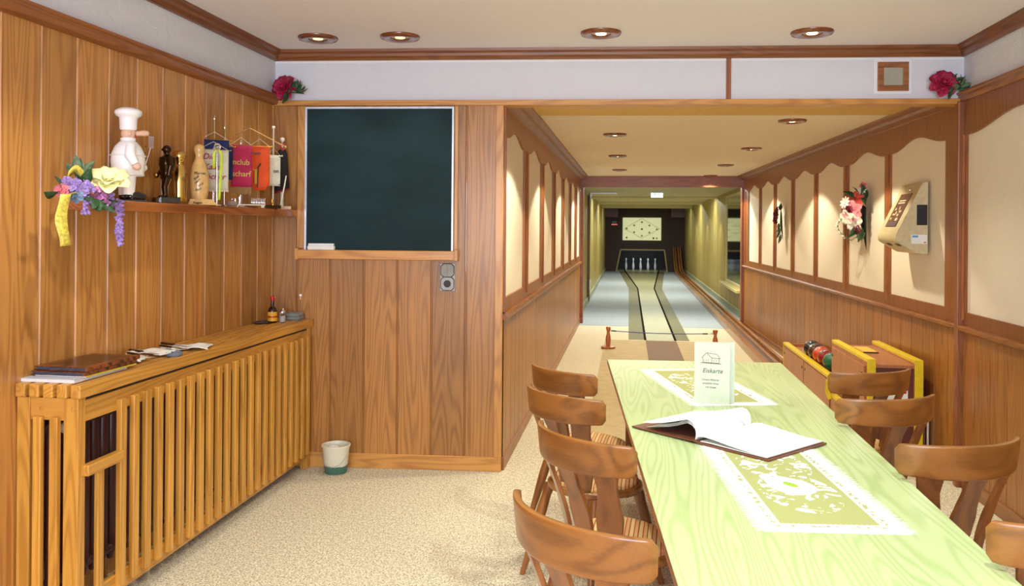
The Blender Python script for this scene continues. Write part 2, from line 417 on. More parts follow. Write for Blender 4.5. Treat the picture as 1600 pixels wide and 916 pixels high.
# ---- panelled wall: plaster infill panels in an arched wooden frame, rail, boards below
def panel_wall(name, P, y0, y1, bays, zr0, zr1, zb, zsh, zpk, ztop, nearmat, board_mat, label, post_out=.02, boff=.05):
    """P(y, out, z); bays = list of (ya, yb) openings, ascending"""
    g = G(); g.add([P(y0, 0, zr0), P(y1, 0, zr0), P(y1, 0, ztop), P(y0, 0, ztop)], [(0, 1, 2, 3)])
    g.add([P(y0, -.08, 0), P(y1, -.08, 0), P(y1, -.08, ztop), P(y0, -.08, ztop)], [(3, 2, 1, 0)])
    wl_ = struct(mk(name, g, M['cream']), label, 'wall')
    t = .016
    fr = G()
    def slab(ya, yb, za, zb_, o_=t):
        vs_ = [P(ya, 0, za), P(yb, 0, za), P(yb, 0, zb_), P(ya, 0, zb_), P(ya, o_, za), P(yb, o_, za), P(yb, o_, zb_), P(ya, o_, zb_)]
        fr.add(vs_, [(4, 5, 6, 7), (0, 1, 5, 4), (3, 7, 6, 2), (0, 4, 7, 3), (1, 2, 6, 5)])
    slab(y0, y1, zr1-.01, zb)
    edges = [y0]
    for a, b in bays: edges += [a, b]
    edges.append(y1)
    for i in range(0, len(edges), 2):
        if edges[i+1]-edges[i] > .001: slab(edges[i], edges[i+1], zb, ztop)
    for a, b in bays:
        n = 24
        for k in range(n):
            def zz(u):
                q = abs(2*u-1)
                return zsh+(zpk-zsh)*((.5+.5*math.cos(PI*min(1, q*1.12)))**.85)
            ua, ub = k/n, (k+1)/n; ya, yb = a+(b-a)*ua, a+(b-a)*ub
            za, zb2 = zz(ua), zz(ub)
            fr.add([P(ya, t, za), P(yb, t, zb2), P(yb, t, ztop), P(ya, t, ztop), P(ya, 0, za), P(yb, 0, zb2)], [(0, 1, 2, 3), (4, 5, 1, 0)])
    mk('panel_frame', fr, M['oak_trimZ'], wl_)
    # rounded fillets on the posts
    pg = G()
    for i in range(2, len(edges)-1, 2):
        c = (edges[i]+edges[i+1])/2
        pg.add([P(c-.03, t, zb-.05), P(c-.022, t+.012, zb-.05), P(c+.022, t+.012, zb-.05), P(c+.03, t, zb-.05), P(c-.03, t, zsh), P(c-.022, t+.012, zsh), P(c+.022, t+.012, zsh), P(c+.03, t, zsh)],
               [(0, 1, 5, 4), (1, 2, 6, 5), (2, 3, 7, 6), (4, 5, 6, 7), (0, 3, 2, 1)])
    if pg.v: mk('post_moulding', pg, M['oak_trimZ'], wl_)
    pr = [(0, 0), (.03, .0), (.042, .012), (.046, .03), (.04, zr1-zr0), (0, zr1-zr0)]
    rg = G(); k = len(pr)
    vs_ = [P(y0, a, zr0+b) for a, b in pr]+[P(y1, a, zr0+b) for a, b in pr]
    rg.add(vs_, [(i, (i+1) % k, (i+1) % k+k, i+k) for i in range(k)]+[tuple(range(k)), tuple(reversed(range(k, 2*k)))])
    mk('dado_rail', rg, M['oak_trimY'], wl_, smooth=30)
    bg = G(); boards(bg, y0, y1, .09, zr0, .22, boff, lambda u, d, z: P(u, d+.010, z), gw=.012, gd=.006)
    mk('wainscot', bg, [board_mat, nearmat], wl_)
    sk = G()
    vs_ = [P(y0, 0, 0), P(y1, 0, 0), P(y1, .018, 0), P(y0, .018, 0), P(y0, 0, .09), P(y1, 0, .09), P(y1, .018, .09), P(y0, .018, .09)]
    sk.add(vs_, [(2, 3, 7, 6), (4, 7, 6, 5), (0, 3, 2, 1), (0, 4, 7, 3), (1, 2, 6, 5)])
    mk('skirting', sk, M['oak_trimY'], wl_)
    return wl_
LB = [(5.46, 6.43), (6.70, 7.667), (7.94, 8.88), (9.185, 10.10), (10.41, 11.36), (11.64, 12.55), (12.86, 13.78)]
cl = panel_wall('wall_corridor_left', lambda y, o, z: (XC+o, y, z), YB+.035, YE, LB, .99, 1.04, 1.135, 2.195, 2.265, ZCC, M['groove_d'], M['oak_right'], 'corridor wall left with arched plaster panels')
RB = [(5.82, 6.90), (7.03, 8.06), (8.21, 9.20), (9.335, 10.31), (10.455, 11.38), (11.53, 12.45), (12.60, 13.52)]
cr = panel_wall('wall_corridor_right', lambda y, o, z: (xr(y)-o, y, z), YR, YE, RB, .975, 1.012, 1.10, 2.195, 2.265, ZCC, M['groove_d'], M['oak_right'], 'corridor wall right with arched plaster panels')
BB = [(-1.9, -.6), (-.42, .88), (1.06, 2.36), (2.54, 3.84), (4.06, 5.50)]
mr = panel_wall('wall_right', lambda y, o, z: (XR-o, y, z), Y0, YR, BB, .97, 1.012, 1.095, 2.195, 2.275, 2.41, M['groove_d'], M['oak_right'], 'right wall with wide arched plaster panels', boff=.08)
mk('plaster_band', G().box((XR, Y0, 2.41), (XR+.05, YR+.02, ZC)), M['plaster'], mr)
mk('board_cap', run(pf, (XR, Y0), (XR, YR), (-1, 0, 0), 2.40), M['oak_trimY'], mr, smooth=30)
struct(mk('trim_5', G().box((XR-.05, YR-.05, 0), (XR, YR, 2.41)), M['oak_trimZ'], bevel=.008), 'upright post where the right wall meets the corridor', 'post')
# corridor mouldings
cm = [(0, 0), (.016, 0), (.022, .014), (.07, .030), (.085, .048), (.13, .06), (.135, .075), (0, .075)]
g = run(cm, (XC, YB+.1), (XC, YE), (1, 0, 0), ZCC-.075)
struct(mk('trim_6', g, M['oak_trimY'], smooth=30), 'stepped cornice along the left corridor wall', 'cornice')
g = run(cm, (XR, YR+.1), (XE, YE), (-1, 0, 0), ZCC-.075)
struct(mk('trim_7', g, M['oak_trimY'], smooth=30), 'stepped cornice along the right corridor wall', 'cornice')
# portal to the lane room
g = G().box((XC-.1, YE-.10, 2.28), (XE+.15, YE+.05, ZCC)); g.box((XC-.02, YE-.10, 0), (XC+.06, YE+.05, 2.28)); g.box((XE-.05, YE-.10, 0), (XE+.15, YE+.05, 2.28))
struct(mk('trim_8', g, wood('red_brown_portal', (150, 84, 52), (104, 52, 32), 'X'), bevel=.004), 'red-brown wooden portal before the bowling lane', 'portal')
# lane room
ZF = 2.36
g = G(); boards(g, YE+.05, YF, .12, ZF, .11, 0, lambda u, d, z: (XF0+d, u, z), gw=.008, gd=.004)
o = mk('wall_lane_left', g, [M['far_board'], plain('olive_groove', (118, 100, 48), .5)]); struct(o, 'olive board wall left of the lane', 'wall')
g = G(); boards(g, YE+.05, YF, .12, ZF, .11, 0, lambda u, d, z: (XF1-d, u, z), gw=.008, gd=.004)
o = mk('wall_lane_right', g, [M['far_board'], bpy.data.materials['olive_groove']]); struct(o, 'olive board wall right of the lane', 'wall')
mskirt = plain('grey_green_skirting', (150, 156, 128), .5)
struct(mk('baseboard_lane_left', G().box((XF0-.04, YE, 0), (XF0+.03, YF, .12)), mskirt))
struct(mk('baseboard_lane_right', G().box((XF1-.03, YE, 0), (XF1+.04, YF, .12)), mskirt))
g = G()
zz = [(YE+.05, 2.36), (19.5, 2.34), (19.5, 2.29), (19.75, 2.29), (19.75, 2.36), (23.5, 2.34), (23.5, 2.27), (23.8, 2.27), (23.8, 2.36), (27.3, 2.34), (27.3, 2.25), (27.7, 2.25), (27.7, 2.33), (YF, 2.33)]
for (a, za), (b, zb) in zip(zz[:-1], zz[1:]): g.add([(XF0, a, za), (XF1, a, za), (XF1, b, zb), (XF0, b, zb)], [(0, 3, 2, 1)])
g.add([(XF0, YE, 2.5), (XF1, YE, 2.5), (XF1, YF, 2.5), (XF0, YF, 2.5)], [(0, 1, 2, 3)])
struct(mk('ceiling_lane', g, plain('lane_ceiling', (206, 196, 150), .6)), 'stepped pale ceiling over the lane', 'ceiling')
# far wall with the pin pit opening
def YZ(poly, y0, y1, g, mi=0):   # polygon in xz extruded in y
    T = Matrix(((1, 0, 0, 0), (0, 0, 1, 0), (0, 1, 0, 0), (0, 0, 0, 1)))
    return g.prism(poly, y0, y1, mi, T)
px0, px1, pt0, pt1, pz = -.45, 1.35, -.30, 1.25, .78
g = G()
YZ([(XF0-.05, 0), (px0, 0), (pt0, pz), (pt1, pz), (px1, 0), (XF1+.05, 0), (XF1+.05, 2.5), (XF0-.05, 2.5)], YF, YF+.08, g)
wf = struct(mk('wall_far', g, M['dark_wall']), 'dark brown end wall above the pin pit', 'wall')
struct(mk('trim_9', G().box((XF0, YF-.10, 2.0), (-.42, YF, 2.33)), M['brown_dark'])); struct(mk('trim_10', G().box((1.5, YF-.1, 2.0), (XF1, YF, 2.33)), M['brown_dark']))
g = G()
for A, B in (((px0, 0), (pt0, pz)), ((pt0, pz), (pt1, pz)), ((pt1, pz), (px1, 0))):
    d = Vector((B[0]-A[0], B[1]-A[1])).normalized(); n = Vector((-d.y, d.x))*.045; e = d*.02
    YZ([(A[0]-e.x, max(0, A[1]-e.y)), (B[0]+e.x, max(0, B[1]+e.y)), (B[0]+n.x+e.x, max(0, B[1]+n.y+e.y)), (A[0]+n.x-e.x, max(0, A[1]+n.y-e.y))], YF-.03, YF+.02, g)
mk('pit_frame', g, plain('pit_frame_yellow', (186, 160, 96), .5), wf)
for nm_, a_, b_ in (('wall_pit_back', (px0-.6, YF+2.3, 0), (px1+.6, YF+2.35, 1.2)), ('wall_pit_left', (px0-.3, YF+.08, 0), (px0-.26, YF+2.3, 1.2)), ('wall_pit_right', (px1+.26, YF+.08, 0), (px1+.3, YF+2.3, 1.2)), ('ceiling_pit', (px0-.3, YF+.08, 1.0), (px1+.3, YF+2.3, 1.05))): struct(mk(nm_, G().box(a_, b_), M['black']), 'black lining of the pin pit', 'wall')

# door at the left of the lane room
d1 = struct(thing('door_1', 'brown door leaf with white hinges at the left of the lane', 'door', (XF0, 17.9, 0)))
mk('door_leaf', G().box((0, -.02, .02), (.055, .03, 2.33)), plain('door_edge_brown', (112, 82, 48), .5), d1, bevel=.003)
mk('door_frame', G().box((0, -2.3, 0), (.03, -2.2, 2.36)).box((0, -2.3, 2.28), (.03, -.02, 2.36)), M['far_board'], d1)
for z in (.25, 2.08): mk('hinge', G().box((.05, -.06, z), (.075, -.02, z+.24)), M['white'], d1, bevel=.004)
mk('door_closer', G().box((.05, -.07, 2.26), (.09, .02, 2.32)).box((.06, -.05, 2.325), (.62, -.02, 2.345)), M['alu'], d1)
# observation window at right
w1 = struct(thing('window_1', 'glazed viewing window in the right lane wall', 'window', (XF1, 14.8, 0)))
fy0, fy1, fz0, fz1 = 0.02, 2.75, .53, 2.27
g = G().box((-.04, fy0, fz0), (0, fy1, fz0+.05)).box((-.04, fy0, fz1-.04), (0, fy1, fz1)).box((-.04, fy1-.05, fz0), (0, fy1, fz1)).box((-.04, fy0, fz0), (0, fy0+.05, fz1))
mk('window_frame', g, plain('pale_window_frame', (206, 190, 120), .4), w1, bevel=.003)
mk('pane', G().box((-.022, fy0+.05, fz0+.05), (-.016, fy1-.05, fz1-.04)), plain('mirror_glass', (150, 150, 130), .06, metal=1, vary=0), w1)
mk('window_sill', G().box((-.16, fy0, fz0-.05), (0, fy1+.05, fz0)), bpy.data.materials['pale_window_frame'], w1, bevel=.006)
# back wall behind the camera with a window added for the fill light
g = G().box((XL-.1, Y0-.1, 0), (XR+.1, Y0, .75)).box((XL-.1, Y0-.1, 2.4), (XR+.1, Y0, ZC)).box((XL-.1, Y0-.1, .75), (-1.8, Y0, 2.4)).box((1.8, Y0-.1, .75), (XR+.1, Y0, 2.4))
struct(mk('wall_back', g, M['plaster']), 'plaster wall behind the viewer', 'wall')
w2 = struct(thing('added_window', 'added unseen wide window behind the viewer', 'window', (0, Y0, 0)))
mk('window_frame', G().box((-1.8, -.06, .75), (1.8, 0, .82)).box((-1.8, -.06, 2.33), (1.8, 0, 2.4)).box((-1.8, -.06, .82), (-1.73, 0, 2.33)).box((1.73, -.06, .82), (1.8, 0, 2.33)).box((-.04, -.06, .82), (.04, 0, 2.33)), M['white'], w2, bevel=.004)
# ================================================================== LANE
ln = thing('bowling_lane', 'long skittle lane with pale running strip widening towards the pins', 'bowling lane', (0, 12.0, 0))
lane_m = plain('lane_linoleum', (152, 148, 108), .35, spec=.3, vary=.04, vs_=4)
strip_m = plain('lane_side_strip', (116, 112, 84), .6, spec=.1, vary=.05, vs_=5)
line_m = plain('lane_dark_edge', (40, 36, 30), .8, spec=0)
kink, endy = 10.3, 20.3
def band(xa0, xb0, xa1, xb1, xa2, xb2, z0, z1):
    g = G(); vs_ = []
    for y, a, b in ((0, xa0, xb0), (kink, xa1, xb1), (endy, xa2, xb2)):
        vs_ += [(a, y, z0), (b, y, z0), (b, y, z1), (a, y, z1)]
    fs = [(0, 1, 2, 3), (11, 10, 9, 8)]
    for i in (0, 4): fs += [(i, i+4, i+5, i+1), (i+1, i+5, i+6, i+2), (i+2, i+6, i+7, i+3), (i+3, i+7, i+4, i)]
    return g.add(vs_, [tuple(reversed(f)) for f in fs])
mk('running_strip', band(.245, .645, .235, .645, -.18, 1.10, 0, .010), lane_m, ln)
mk('side_strip', band(.0, .225, -.01, .215, -.42, -.21, 0, .006), strip_m, ln)
mk('side_strip', band(.665, .855, .665, .86, 1.13, 1.33, 0, .006), strip_m, ln)
mk('edge_line', band(.218, .250, .208, .240, -.22, -.17, 0, .013), line_m, ln)
mk('edge_line', band(.640, .672, .640, .672, 1.09, 1.14, 0, .013), line_m, ln)
mk('foul_line', G().box((-.33, -.02, 0), (1.12, .012, .008)), plain('foul_line_cream', (220, 208, 160), .4), ln)
mk('pit_floor', G().box((-.45, 19.0, 0), (1.35, 21.2, .004)), lane_m, ln)
am = thing('approach_mat', 'tan approach floor with brown start pad between foul line and table', 'mat', (0, 6.2, 0))
tan_m = plain('tan_approach', (176, 156, 118), .7, spec=.15, vary=.05, vs_=8)
mk('side_mat', G().box((-.33, 0, 0), (.24, 5.77, .006)), tan_m, am)
mk('side_mat', G().box((.665, 0, 0), (1.12, 5.77, .006)), tan_m, am)
mk('start_pad', G().box((.24, 0, 0), (.665, 5.77, .009)), plain('brown_start_pad', (112, 78, 44), .6, spec=.15, vary=.04), am)
# ball return track
rt = thing('ball_return_track', 'low wooden ball return track running along the right lane wall', 'ball track', (0, 9.2, 0))
tr_m = wood('track_wood', (168, 112, 62), (108, 66, 36), 'Y', rough=.25)
def trk(x0, x1, z, h):
    g = G(); pts = [(0, z), (19.2, z), (20.4, z+.10), (21.2, z+.45), (21.7, z+.85)]
    for (ya, za), (yb, zb) in zip(pts[:-1], pts[1:]):
        def xx(y, x): return x+.07*min(1, max(0, (y-2)/12))
        vs_ = [(xx(ya, x0), ya, za-h), (xx(ya, x1), ya, za-h), (xx(ya, x1), ya, za), (xx(ya, x0), ya, za), (xx(yb, x0), yb, zb-h), (xx(yb, x1), yb, zb-h), (xx(yb, x1), yb, zb), (xx(yb, x0), yb, zb)]
        g.add(vs_, [(0, 1, 2, 3), (7, 6, 5, 4), (0, 4, 5, 1), (1, 5, 6, 2), (2, 6, 7, 3), (3, 7, 4, 0)])
    return g
mk('rail', trk(1.49, 1.525, .10, .10), tr_m, rt)
mk('rail', trk(1.735, 1.77, .10, .10), tr_m, rt)
mk('runner', trk(1.555, 1.60, .07, .045), tr_m, rt)
mk('runner', trk(1.66, 1.705, .07, .045), tr_m, rt)
mk('track_bed', trk(1.525, 1.735, .025, .024), plain('track_bed_dark', (78, 56, 38), .4), rt)
# pins
pin_m = plain('white_pin', (216, 222, 226), .3)
PROF = [(0, 0), (.022, 0), (.030, .02), (.042, .09), (.046, .15), (.040, .22), (.026, .29), (.020, .33), (.022, .36), (.031, .395), (.030, .43), (.018, .455), (0, .46)]
pin0 = mk('skittle_pin', G().lathe(PROF, 20), pin_m, smooth=60)
NP = ['leftmost white skittle pin of the diamond, at its left point', 'white skittle pin second from left, front row of its column', 'white skittle pin second from left, back of its column', 'foremost white skittle pin at the front tip of the diamond', 'middle white skittle pin right behind the foremost one', 'rearmost white skittle pin on the centre line of the pit', 'white skittle pin second from right, front one of its column', 'white skittle pin second from right, back one of its column', 'rightmost white skittle pin of the diamond, at its right point']
PX = [(-.12, 1.0), (.15, .72), (.15, 1.28), (.42, .45), (.42, 1.0), (.42, 1.55), (.70, .72), (.70, 1.28), (.97, 1.0)]
for i, (x, y) in enumerate(PX):
    o = pin0 if i == 0 else pin0.copy()
    if i: C.objects.link(o)
    o.location = (x, YF+y, .005); tag(o, NP[i], 'pin', 'nine white skittle pins in the pit')
# scoreboard
sb = thing('score_board', 'cream illuminated pin indicator board with diamond of lamps on dark wall', 'score board', (-.253, YF-.082, 1.15))
W_, H_ = 1.40, .836
mk('board_panel', G().box((0, 0, 0), (W_, .05, H_)), plain('indicator_cream', (222, 222, 170), .3, emit=(222, 226, 170), es=.55, vary=0), sb, bevel=.03, seg=3)
g = G(); dm = [(.06, .43), (.70, .80), (1.34, .43), (.70, .08)]
for A, B in zip(dm, dm[1:]+dm[:1]): g.tube([(A[0], -.003, A[1]), (B[0], -.003, B[1])], .006, 6)
mk('diamond_line', g, plain('olive_line', (150, 150, 90), .5), sb)
def lamp(x, z, col, nm, r=.036): mk('indicator_lamp', G().lathe([(r, 0), (r*.9, .012), (0, .016)], 16, T=TR(x, 0, z) @ Matrix.Rotation(PI/2, 4, 'X')), bpy.data.materials.get(nm) or plain(nm, col, .3, vary=0), sb)
for x, z in ((.15, .43), (.42, .55), (.70, .67), (.97, .55), (1.24, .41), (.42, .30), (.97, .29), (.70, .17)): lamp(x, z, (176, 176, 60), 'lamp_olive')
lamp(.70, .415, (28, 24, 24), 'lamp_black'); lamp(.15, .10, (60, 150, 90), 'lamp_green'); lamp(1.12, .085, (28, 24, 24), 'lamp_black'); lamp(1.24, .085, (210, 196, 70), 'lamp_yellow')
o = thing('warning_lamp', 'small red and white lamp box on the dark wall, left of the score board', 'lamp', (-.555, YF, 1.70))
mk('lamp_box', G().box((-.08, -.06, .05), (.08, 0, .15)), plain('grey_box', (120, 112, 120), .5), o)
mk('red_lens', G().box((-.11, -.07, 0), (.11, 0, .05)), plain('red_lens', (220, 130, 140), .3, emit=(230, 90, 100), es=.5, vary=0), o, bevel=.01)
# exit light
ex = thing('emergency_light', 'glowing white emergency light box hanging from the lane ceiling', 'lamp', (.571, 18.0, 2.255))
mk('housing', G().box((-.13, -.03, .095), (.13, .03, .115)), M['black'], ex)
mk('lit_box', G().box((-.125, -.025, 0), (.125, .025, .095)), plain('exit_glow', (250, 255, 250), .4, emit=(235, 255, 250), es=2.2, vary=0), ex)
mk('pictogram', G().box((-.07, -.027, .05), (-.02, -.025, .085)).box((.0, -.027, .058), (.06, -.025, .078)), plain('exit_green', (120, 205, 180), .4, emit=(120, 205, 180), es=1.0, vary=0), ex)
mk('hanger', G().tube([(0, 0, .115), (0, 0, .10+.01)], .01).box((-.03, -.01, .113), (.03, .01, .118)), M['alu'], ex)
# ================================================================== DOWNLIGHTS
ring_m = wood('lamp_ring_wood', (126, 66, 34), (86, 42, 20), 'X', rough=.15, coat=.6)
def downlight(x, y, z, power, col, label, group, on=True, scale=1.0, ang=80, blend=.35, glow=12, tilt=None):
    t = thing('ceiling_downlight', label, 'lamp', (x, y, z), 0, group)
    s = scale
    mk('ring', G().lathe([(.055*s, -.002), (.058*s, -.012), (.085*s, -.022), (.115*s, -.016), (.122*s, -.006), (.122*s, 0), (.055*s, 0)], 32), ring_m, t, smooth=50)
    mk('reflector', G().lathe([(.054*s, -.008), (.040*s, -.004), (.034*s, -.0035)], 24), M['brass'], t, smooth=60)
    em = bpy.data.materials.get('bulb_on' if on else 'bulb_dim') or plain('bulb_on' if on else 'bulb_dim', (255, 240, 200), .3, emit=(255, 236, 180), es=(glow if on else 1.2), vary=0)
    mk('bulb', G().lathe([(.034*s, -.003), (.03*s, -.012), (0, -.017)], 20), em, t, smooth=60)
    d = bpy.data.lights.new('spot', 'SPOT'); d.energy = power; d.color = col; d.spot_size = math.radians(ang); d.spot_blend = blend; d.shadow_soft_size = .035
    l = bpy.data.objects.new('lamp_light', d); C.objects.link(l); l.parent = t; l.location = (0, 0, -.03)
    if tilt: l.rotation_euler = tilt
    return t
ML = ['dim recessed downlight in brown wood ring, leftmost in the main ceiling', 'dim recessed downlight in brown wood ring, second from left in main ceiling', 'lit downlight in brown wood ring above middle of the opening', 'bright downlight in brown wood ring, rightmost in the main ceiling']
for (x, y, p, _), lb in zip(MAIN_SPOTS, ML):
    downlight(x, y, ZC, P_MAIN*p, MAINC, lb, 'downlights in the main ceiling', on=p > .9, ang=100, blend=.6)
for i, (x, y, p) in enumerate(NEAR_SPOTS):
    downlight(x, y, ZC, P_NEAR*p, TABLEC if x > .3 else MAINC, 'downlight in the main ceiling above the viewer', 'downlights above the viewer', ang=110, blend=.5)
CL = ['downlight hidden close behind the beam over the left corridor wall', 'nearest lit downlight of the left row in the corridor ceiling', 'middle downlight of the left row in the corridor ceiling', 'farthest downlight of the left row in the corridor ceiling', 'nearest and largest downlight of the right row in the corridor ceiling', 'second downlight of the right row in the corridor ceiling', 'third downlight of the right row in the corridor ceiling', 'farthest downlight of the right row, close to the portal beam']
for (x, y), lb in zip(CORR_SPOTS, CL):
    downlight(x, y, ZCC, P_CORR, WARM, lb, 'downlights in the corridor ceiling', ang=116, blend=.14, scale=.9)
# lane room battens hidden behind the ceiling steps
for y, z in ((14.42, 2.335), (20.05, 2.325), (24.1, 2.325), (28.0, 2.315)):
    area('lane_batten_light', (.55, y, z), (0, 0, 0), 2.4, .12, P_FAR*(1.0 if y < 27 else .35), (0.92, 0.99, 0.92))
area('pit_fill_light', (.45, YF+.14, .97), (math.radians(35), 0, 0), 1.2, .06, 7, (.85, .95, 1.0))  # unseen fill light added to brighten the pins
for x, y in ((-.55, 18.8), (1.6, 18.8), (-.55, 22.0), (1.6, 22.0), (-.55, 25.5), (1.6, 25.5)):
    d = bpy.data.lights.new('lane_spot', 'SPOT'); d.energy = 42; d.color = (1, .80, .36); d.spot_size = math.radians(80); d.spot_blend = .2; d.shadow_soft_size = .03
    o = bpy.data.objects.new('lane_spot', d); C.objects.link(o); o.location = (x, y, 2.2)
# ================================================================== TABLE
# slightly tapering long top: near edge runs out of view
tb = thing('dining_table', 'long table with pale yellow-green wood-grain top and brown edge', 'table', (.5, 3.6, 0))
TP = [(-.136-.5, 5.42-3.6), (.96-.5, 5.50-3.6), (.937-.5, 1.55-3.6), (.155-.5, 1.55-3.6)]
g = G(); g.prism(list(reversed(TP)), .722, .745); mk('tabletop', g, M['table_edge'], tb, bevel=.003)
g = G(); g.prism(list(reversed([(x*.997, y*.999) for x, y in TP])), .7455, .75); mk('table_surface', g, M['table'], tb, bevel=.001)
for x, y in ((-.48, 1.60), (.36, 1.68), (-.18, -1.85), (.33, -1.85)):
    mk('table_leg', G().box((x-.035, y-.035, 0), (x+.035, y+.035, .722)), M['chair_z'], tb, bevel=.004)
mk('apron', G().box((-.52, 1.60, .64), (.38, 1.63, .722)), M['table_edge'], tb); mk('apron', G().box((-.20, -1.87, .64), (.35, -1.84, .722)), M['table_edge'], tb)
mk('apron', G().add([(-.50, 1.62, .64), (-.23, -1.86, .64), (-.20, -1.86, .64), (-.47, 1.62, .64), (-.50, 1.62, .722), (-.23, -1.86, .722), (-.20, -1.86, .722), (-.47, 1.62, .722)], [(0, 1, 5, 4), (2, 3, 7, 6), (0, 3, 2, 1), (4, 5, 6, 7), (1, 2, 6, 5), (0, 4, 7, 3)]), M['table_edge'], tb)
mk('apron', G().box((.36, -1.86, .64), (.39, 1.62, .722)), M['table_edge'], tb)
# ================================================================== CHAIRS
def seat_fabric():
    m, nt, b = newmat('striped_upholstery')
    tc = nt.nodes.new('ShaderNodeTexCoord'); sp_ = nt.nodes.new('ShaderNodeSeparateXYZ'); nt.links.new(tc.outputs['Object'], sp_.inputs[0])
    q = math_n(nt, 'MULTIPLY_ADD', sp_.outputs[0], .75, math_n(nt, 'MULTIPLY', sp_.outputs[1], .66))
    f = math_n(nt, 'FRACT', math_n(nt, 'MULTIPLY', q, 30.0))
    r = nt.nodes.new('ShaderNodeValToRGB'); e = r.color_ramp.elements; r.color_ramp.interpolation = 'CONSTANT'
    e[0].color = srgb(216, 186, 122); e[1].position = .40; e[1].color = srgb(176, 64, 44)
    k = e.new(.52); k.color = srgb(206, 160, 104); k = e.new(.88); k.color = srgb(140, 44, 34)
    nt.links.new(f, r.inputs['Fac']); nt.links.new(r.outputs[0], b.inputs['Base Color']); b.inputs['Roughness'].default_value = .85
    return m
M['seat'] = seat_fabric()
RW, RS = .2475, .115
RR = (RW*RW+RS*RS)/(2*RS); RA = math.asin(RW/RR)
SY = .17     # seat centre ahead of the rail ends; chair origin = seat centre
def arc(t, r=RR):   # t in -1..1 along the rail, chair local coordinates
    a = t*RA; return (r*math.sin(a), -(r*math.cos(a)-(RR-RS))-SY)
def rail_mesh():
    g = G(); n = 40; k = 20; vs_ = []; th = .022
    for i in range(n+1):
        t = -1+2*i/n; d = (1-abs(t))*RA*RR
        rr = .024
        q = 1 if d > rr else math.sqrt(max(0, 1-((rr-d)/rr)**2))
        h = (.053+.007*(1-t*t)); hh = (h-rr*.8)+rr*.8*q
        zc = .820
        for j in range(k):
            a = 2*PI*j/k
            cx, cz = math.cos(a), math.sin(a)
            sx = math.copysign(abs(cx)**.22, cx); sz = math.copysign(abs(cz)**.22, cz)
            lean = -.10*(sz*hh)   # top leans back
            x, y = arc(t, RR+sx*th/2*(.55+.45*q)-lean)
            vs_.append((x, y, zc+sz*hh))
    fs = []
    for i in range(n):
        for j in range(k): fs.append((i*k+j, i*k+(j+1) % k, (i+1)*k+(j+1) % k, (i+1)*k+j))
    fs += [tuple(reversed(range(k))), tuple(range(n*k, (n+1)*k))]
    return g.add(vs_, fs)
def splat_mesh(t):
    g = G(); n = 16; x1, y1 = arc(t*1.0, RR); x0, y0 = x1*.62, -.168+abs(t)*.022
    W = [(0, .034), (.12, .036), (.3, .047), (.45, .050), (.6, .041), (.75, .036), (.9, .042), (1, .045)]
    def wd(s):
        for (a, b), (c, d) in zip(W[:-1], W[1:]):
            if a <= s <= c:
                u = (s-a)/(c-a); u = u*u*(3-2*u); return b+(d-b)*u
        return W[-1][1]
    x1, y1 = arc(t, RR-.006); x0 = x1*.62; ang = t*RA*.95; tx, ty = math.cos(ang), math.sin(ang); nx, ny = ty, -tx
    vs_ = []
    for i in range(n+1):
        s = i/n; b = .02*math.sin(PI*s)
        x, y, z = x0+(x1-x0)*s-nx*0, y0+(y1-y0)*s**1.3+b*.4, .452+(.79-.452)*s
        w_ = wd(s); d = .008
        for sx, sn in ((-1, -1), (1, -1), (1, 1), (-1, 1)):
            vs_.append((x+tx*w_*sx+nx*d*sn, y+ty*w_*sx+ny*d*sn, z))
    fs = [tuple(reversed(range(4))), tuple(range(n*4, n*4+4))]
    for i in range(n):
        for j in range(4): fs.append((i*4+j, i*4+(j+1) % 4, (i+1)*4+(j+1) % 4, (i+1)*4+j))
    return g.add(vs_, fs)
def seat_outline(sc, n=40):
    out = []
    for i in range(n):
        a = 2*PI*i/n; c, s = math.cos(a), math.sin(a)
        x = math.copysign(abs(c)**.8, c)*.215; y = math.copysign(abs(s)**.8, s)*(.20)
        if y < 0: x *= .90
        out.append((x*sc, y*sc))
    return out
def make_chair():
    t = thing('dining_chair', 'chair', 'chair')
    g = G(); g.prism(seat_outline(1), .418, .450); mk('seat', g, M['chair'], t, smooth=40, bevel=.008)
    g = G(); vs_ = []; fs = []; n = 40
    for sc, z in ((.90, .450), (.91, .462), (.86, .472), (.6, .478), (.25, .480)):
        vs_ += [(x, y, z) for x, y in seat_outline(sc)]
    for i in range(4):
        for k in range(n): fs.append((i*n+k, i*n+(k+1) % n, (i+1)*n+(k+1) % n, (i+1)*n+k))
    fs += [tuple(range(4*n, 5*n)), tuple(reversed(range(n)))]
    g.add(vs_, fs); mk('seat_cushion', g, M['seat'], t, smooth=60)
    mk('backrest_rail', rail_mesh(), M['chair'], t, smooth=50)
    for s in (-.60, 0, .60): mk('back_splat', splat_mesh(s), M['chair_z'], t, smooth=40, bevel=.003)
    for sx in (-1, 1):
        for sy in (-1, 1):
            a = Vector((sx*.15, sy*.135, .42)); b = Vector((sx*(.235 if sy > 0 else .225), sy*(.20 if sy > 0 else .235), 0))
            pts = [a.lerp(b, q) for q in (0, .06, .12, .3, .6, .85, .93, 1)]
            mk('leg', G().tube(pts, [.021, .024, .021, .024, .019, .014, .013, .012], 12), M['chair_z'], t, smooth=50)
    return t
LG, RG = 'chairs along the left side of the table', 'chairs along the right side of the table'
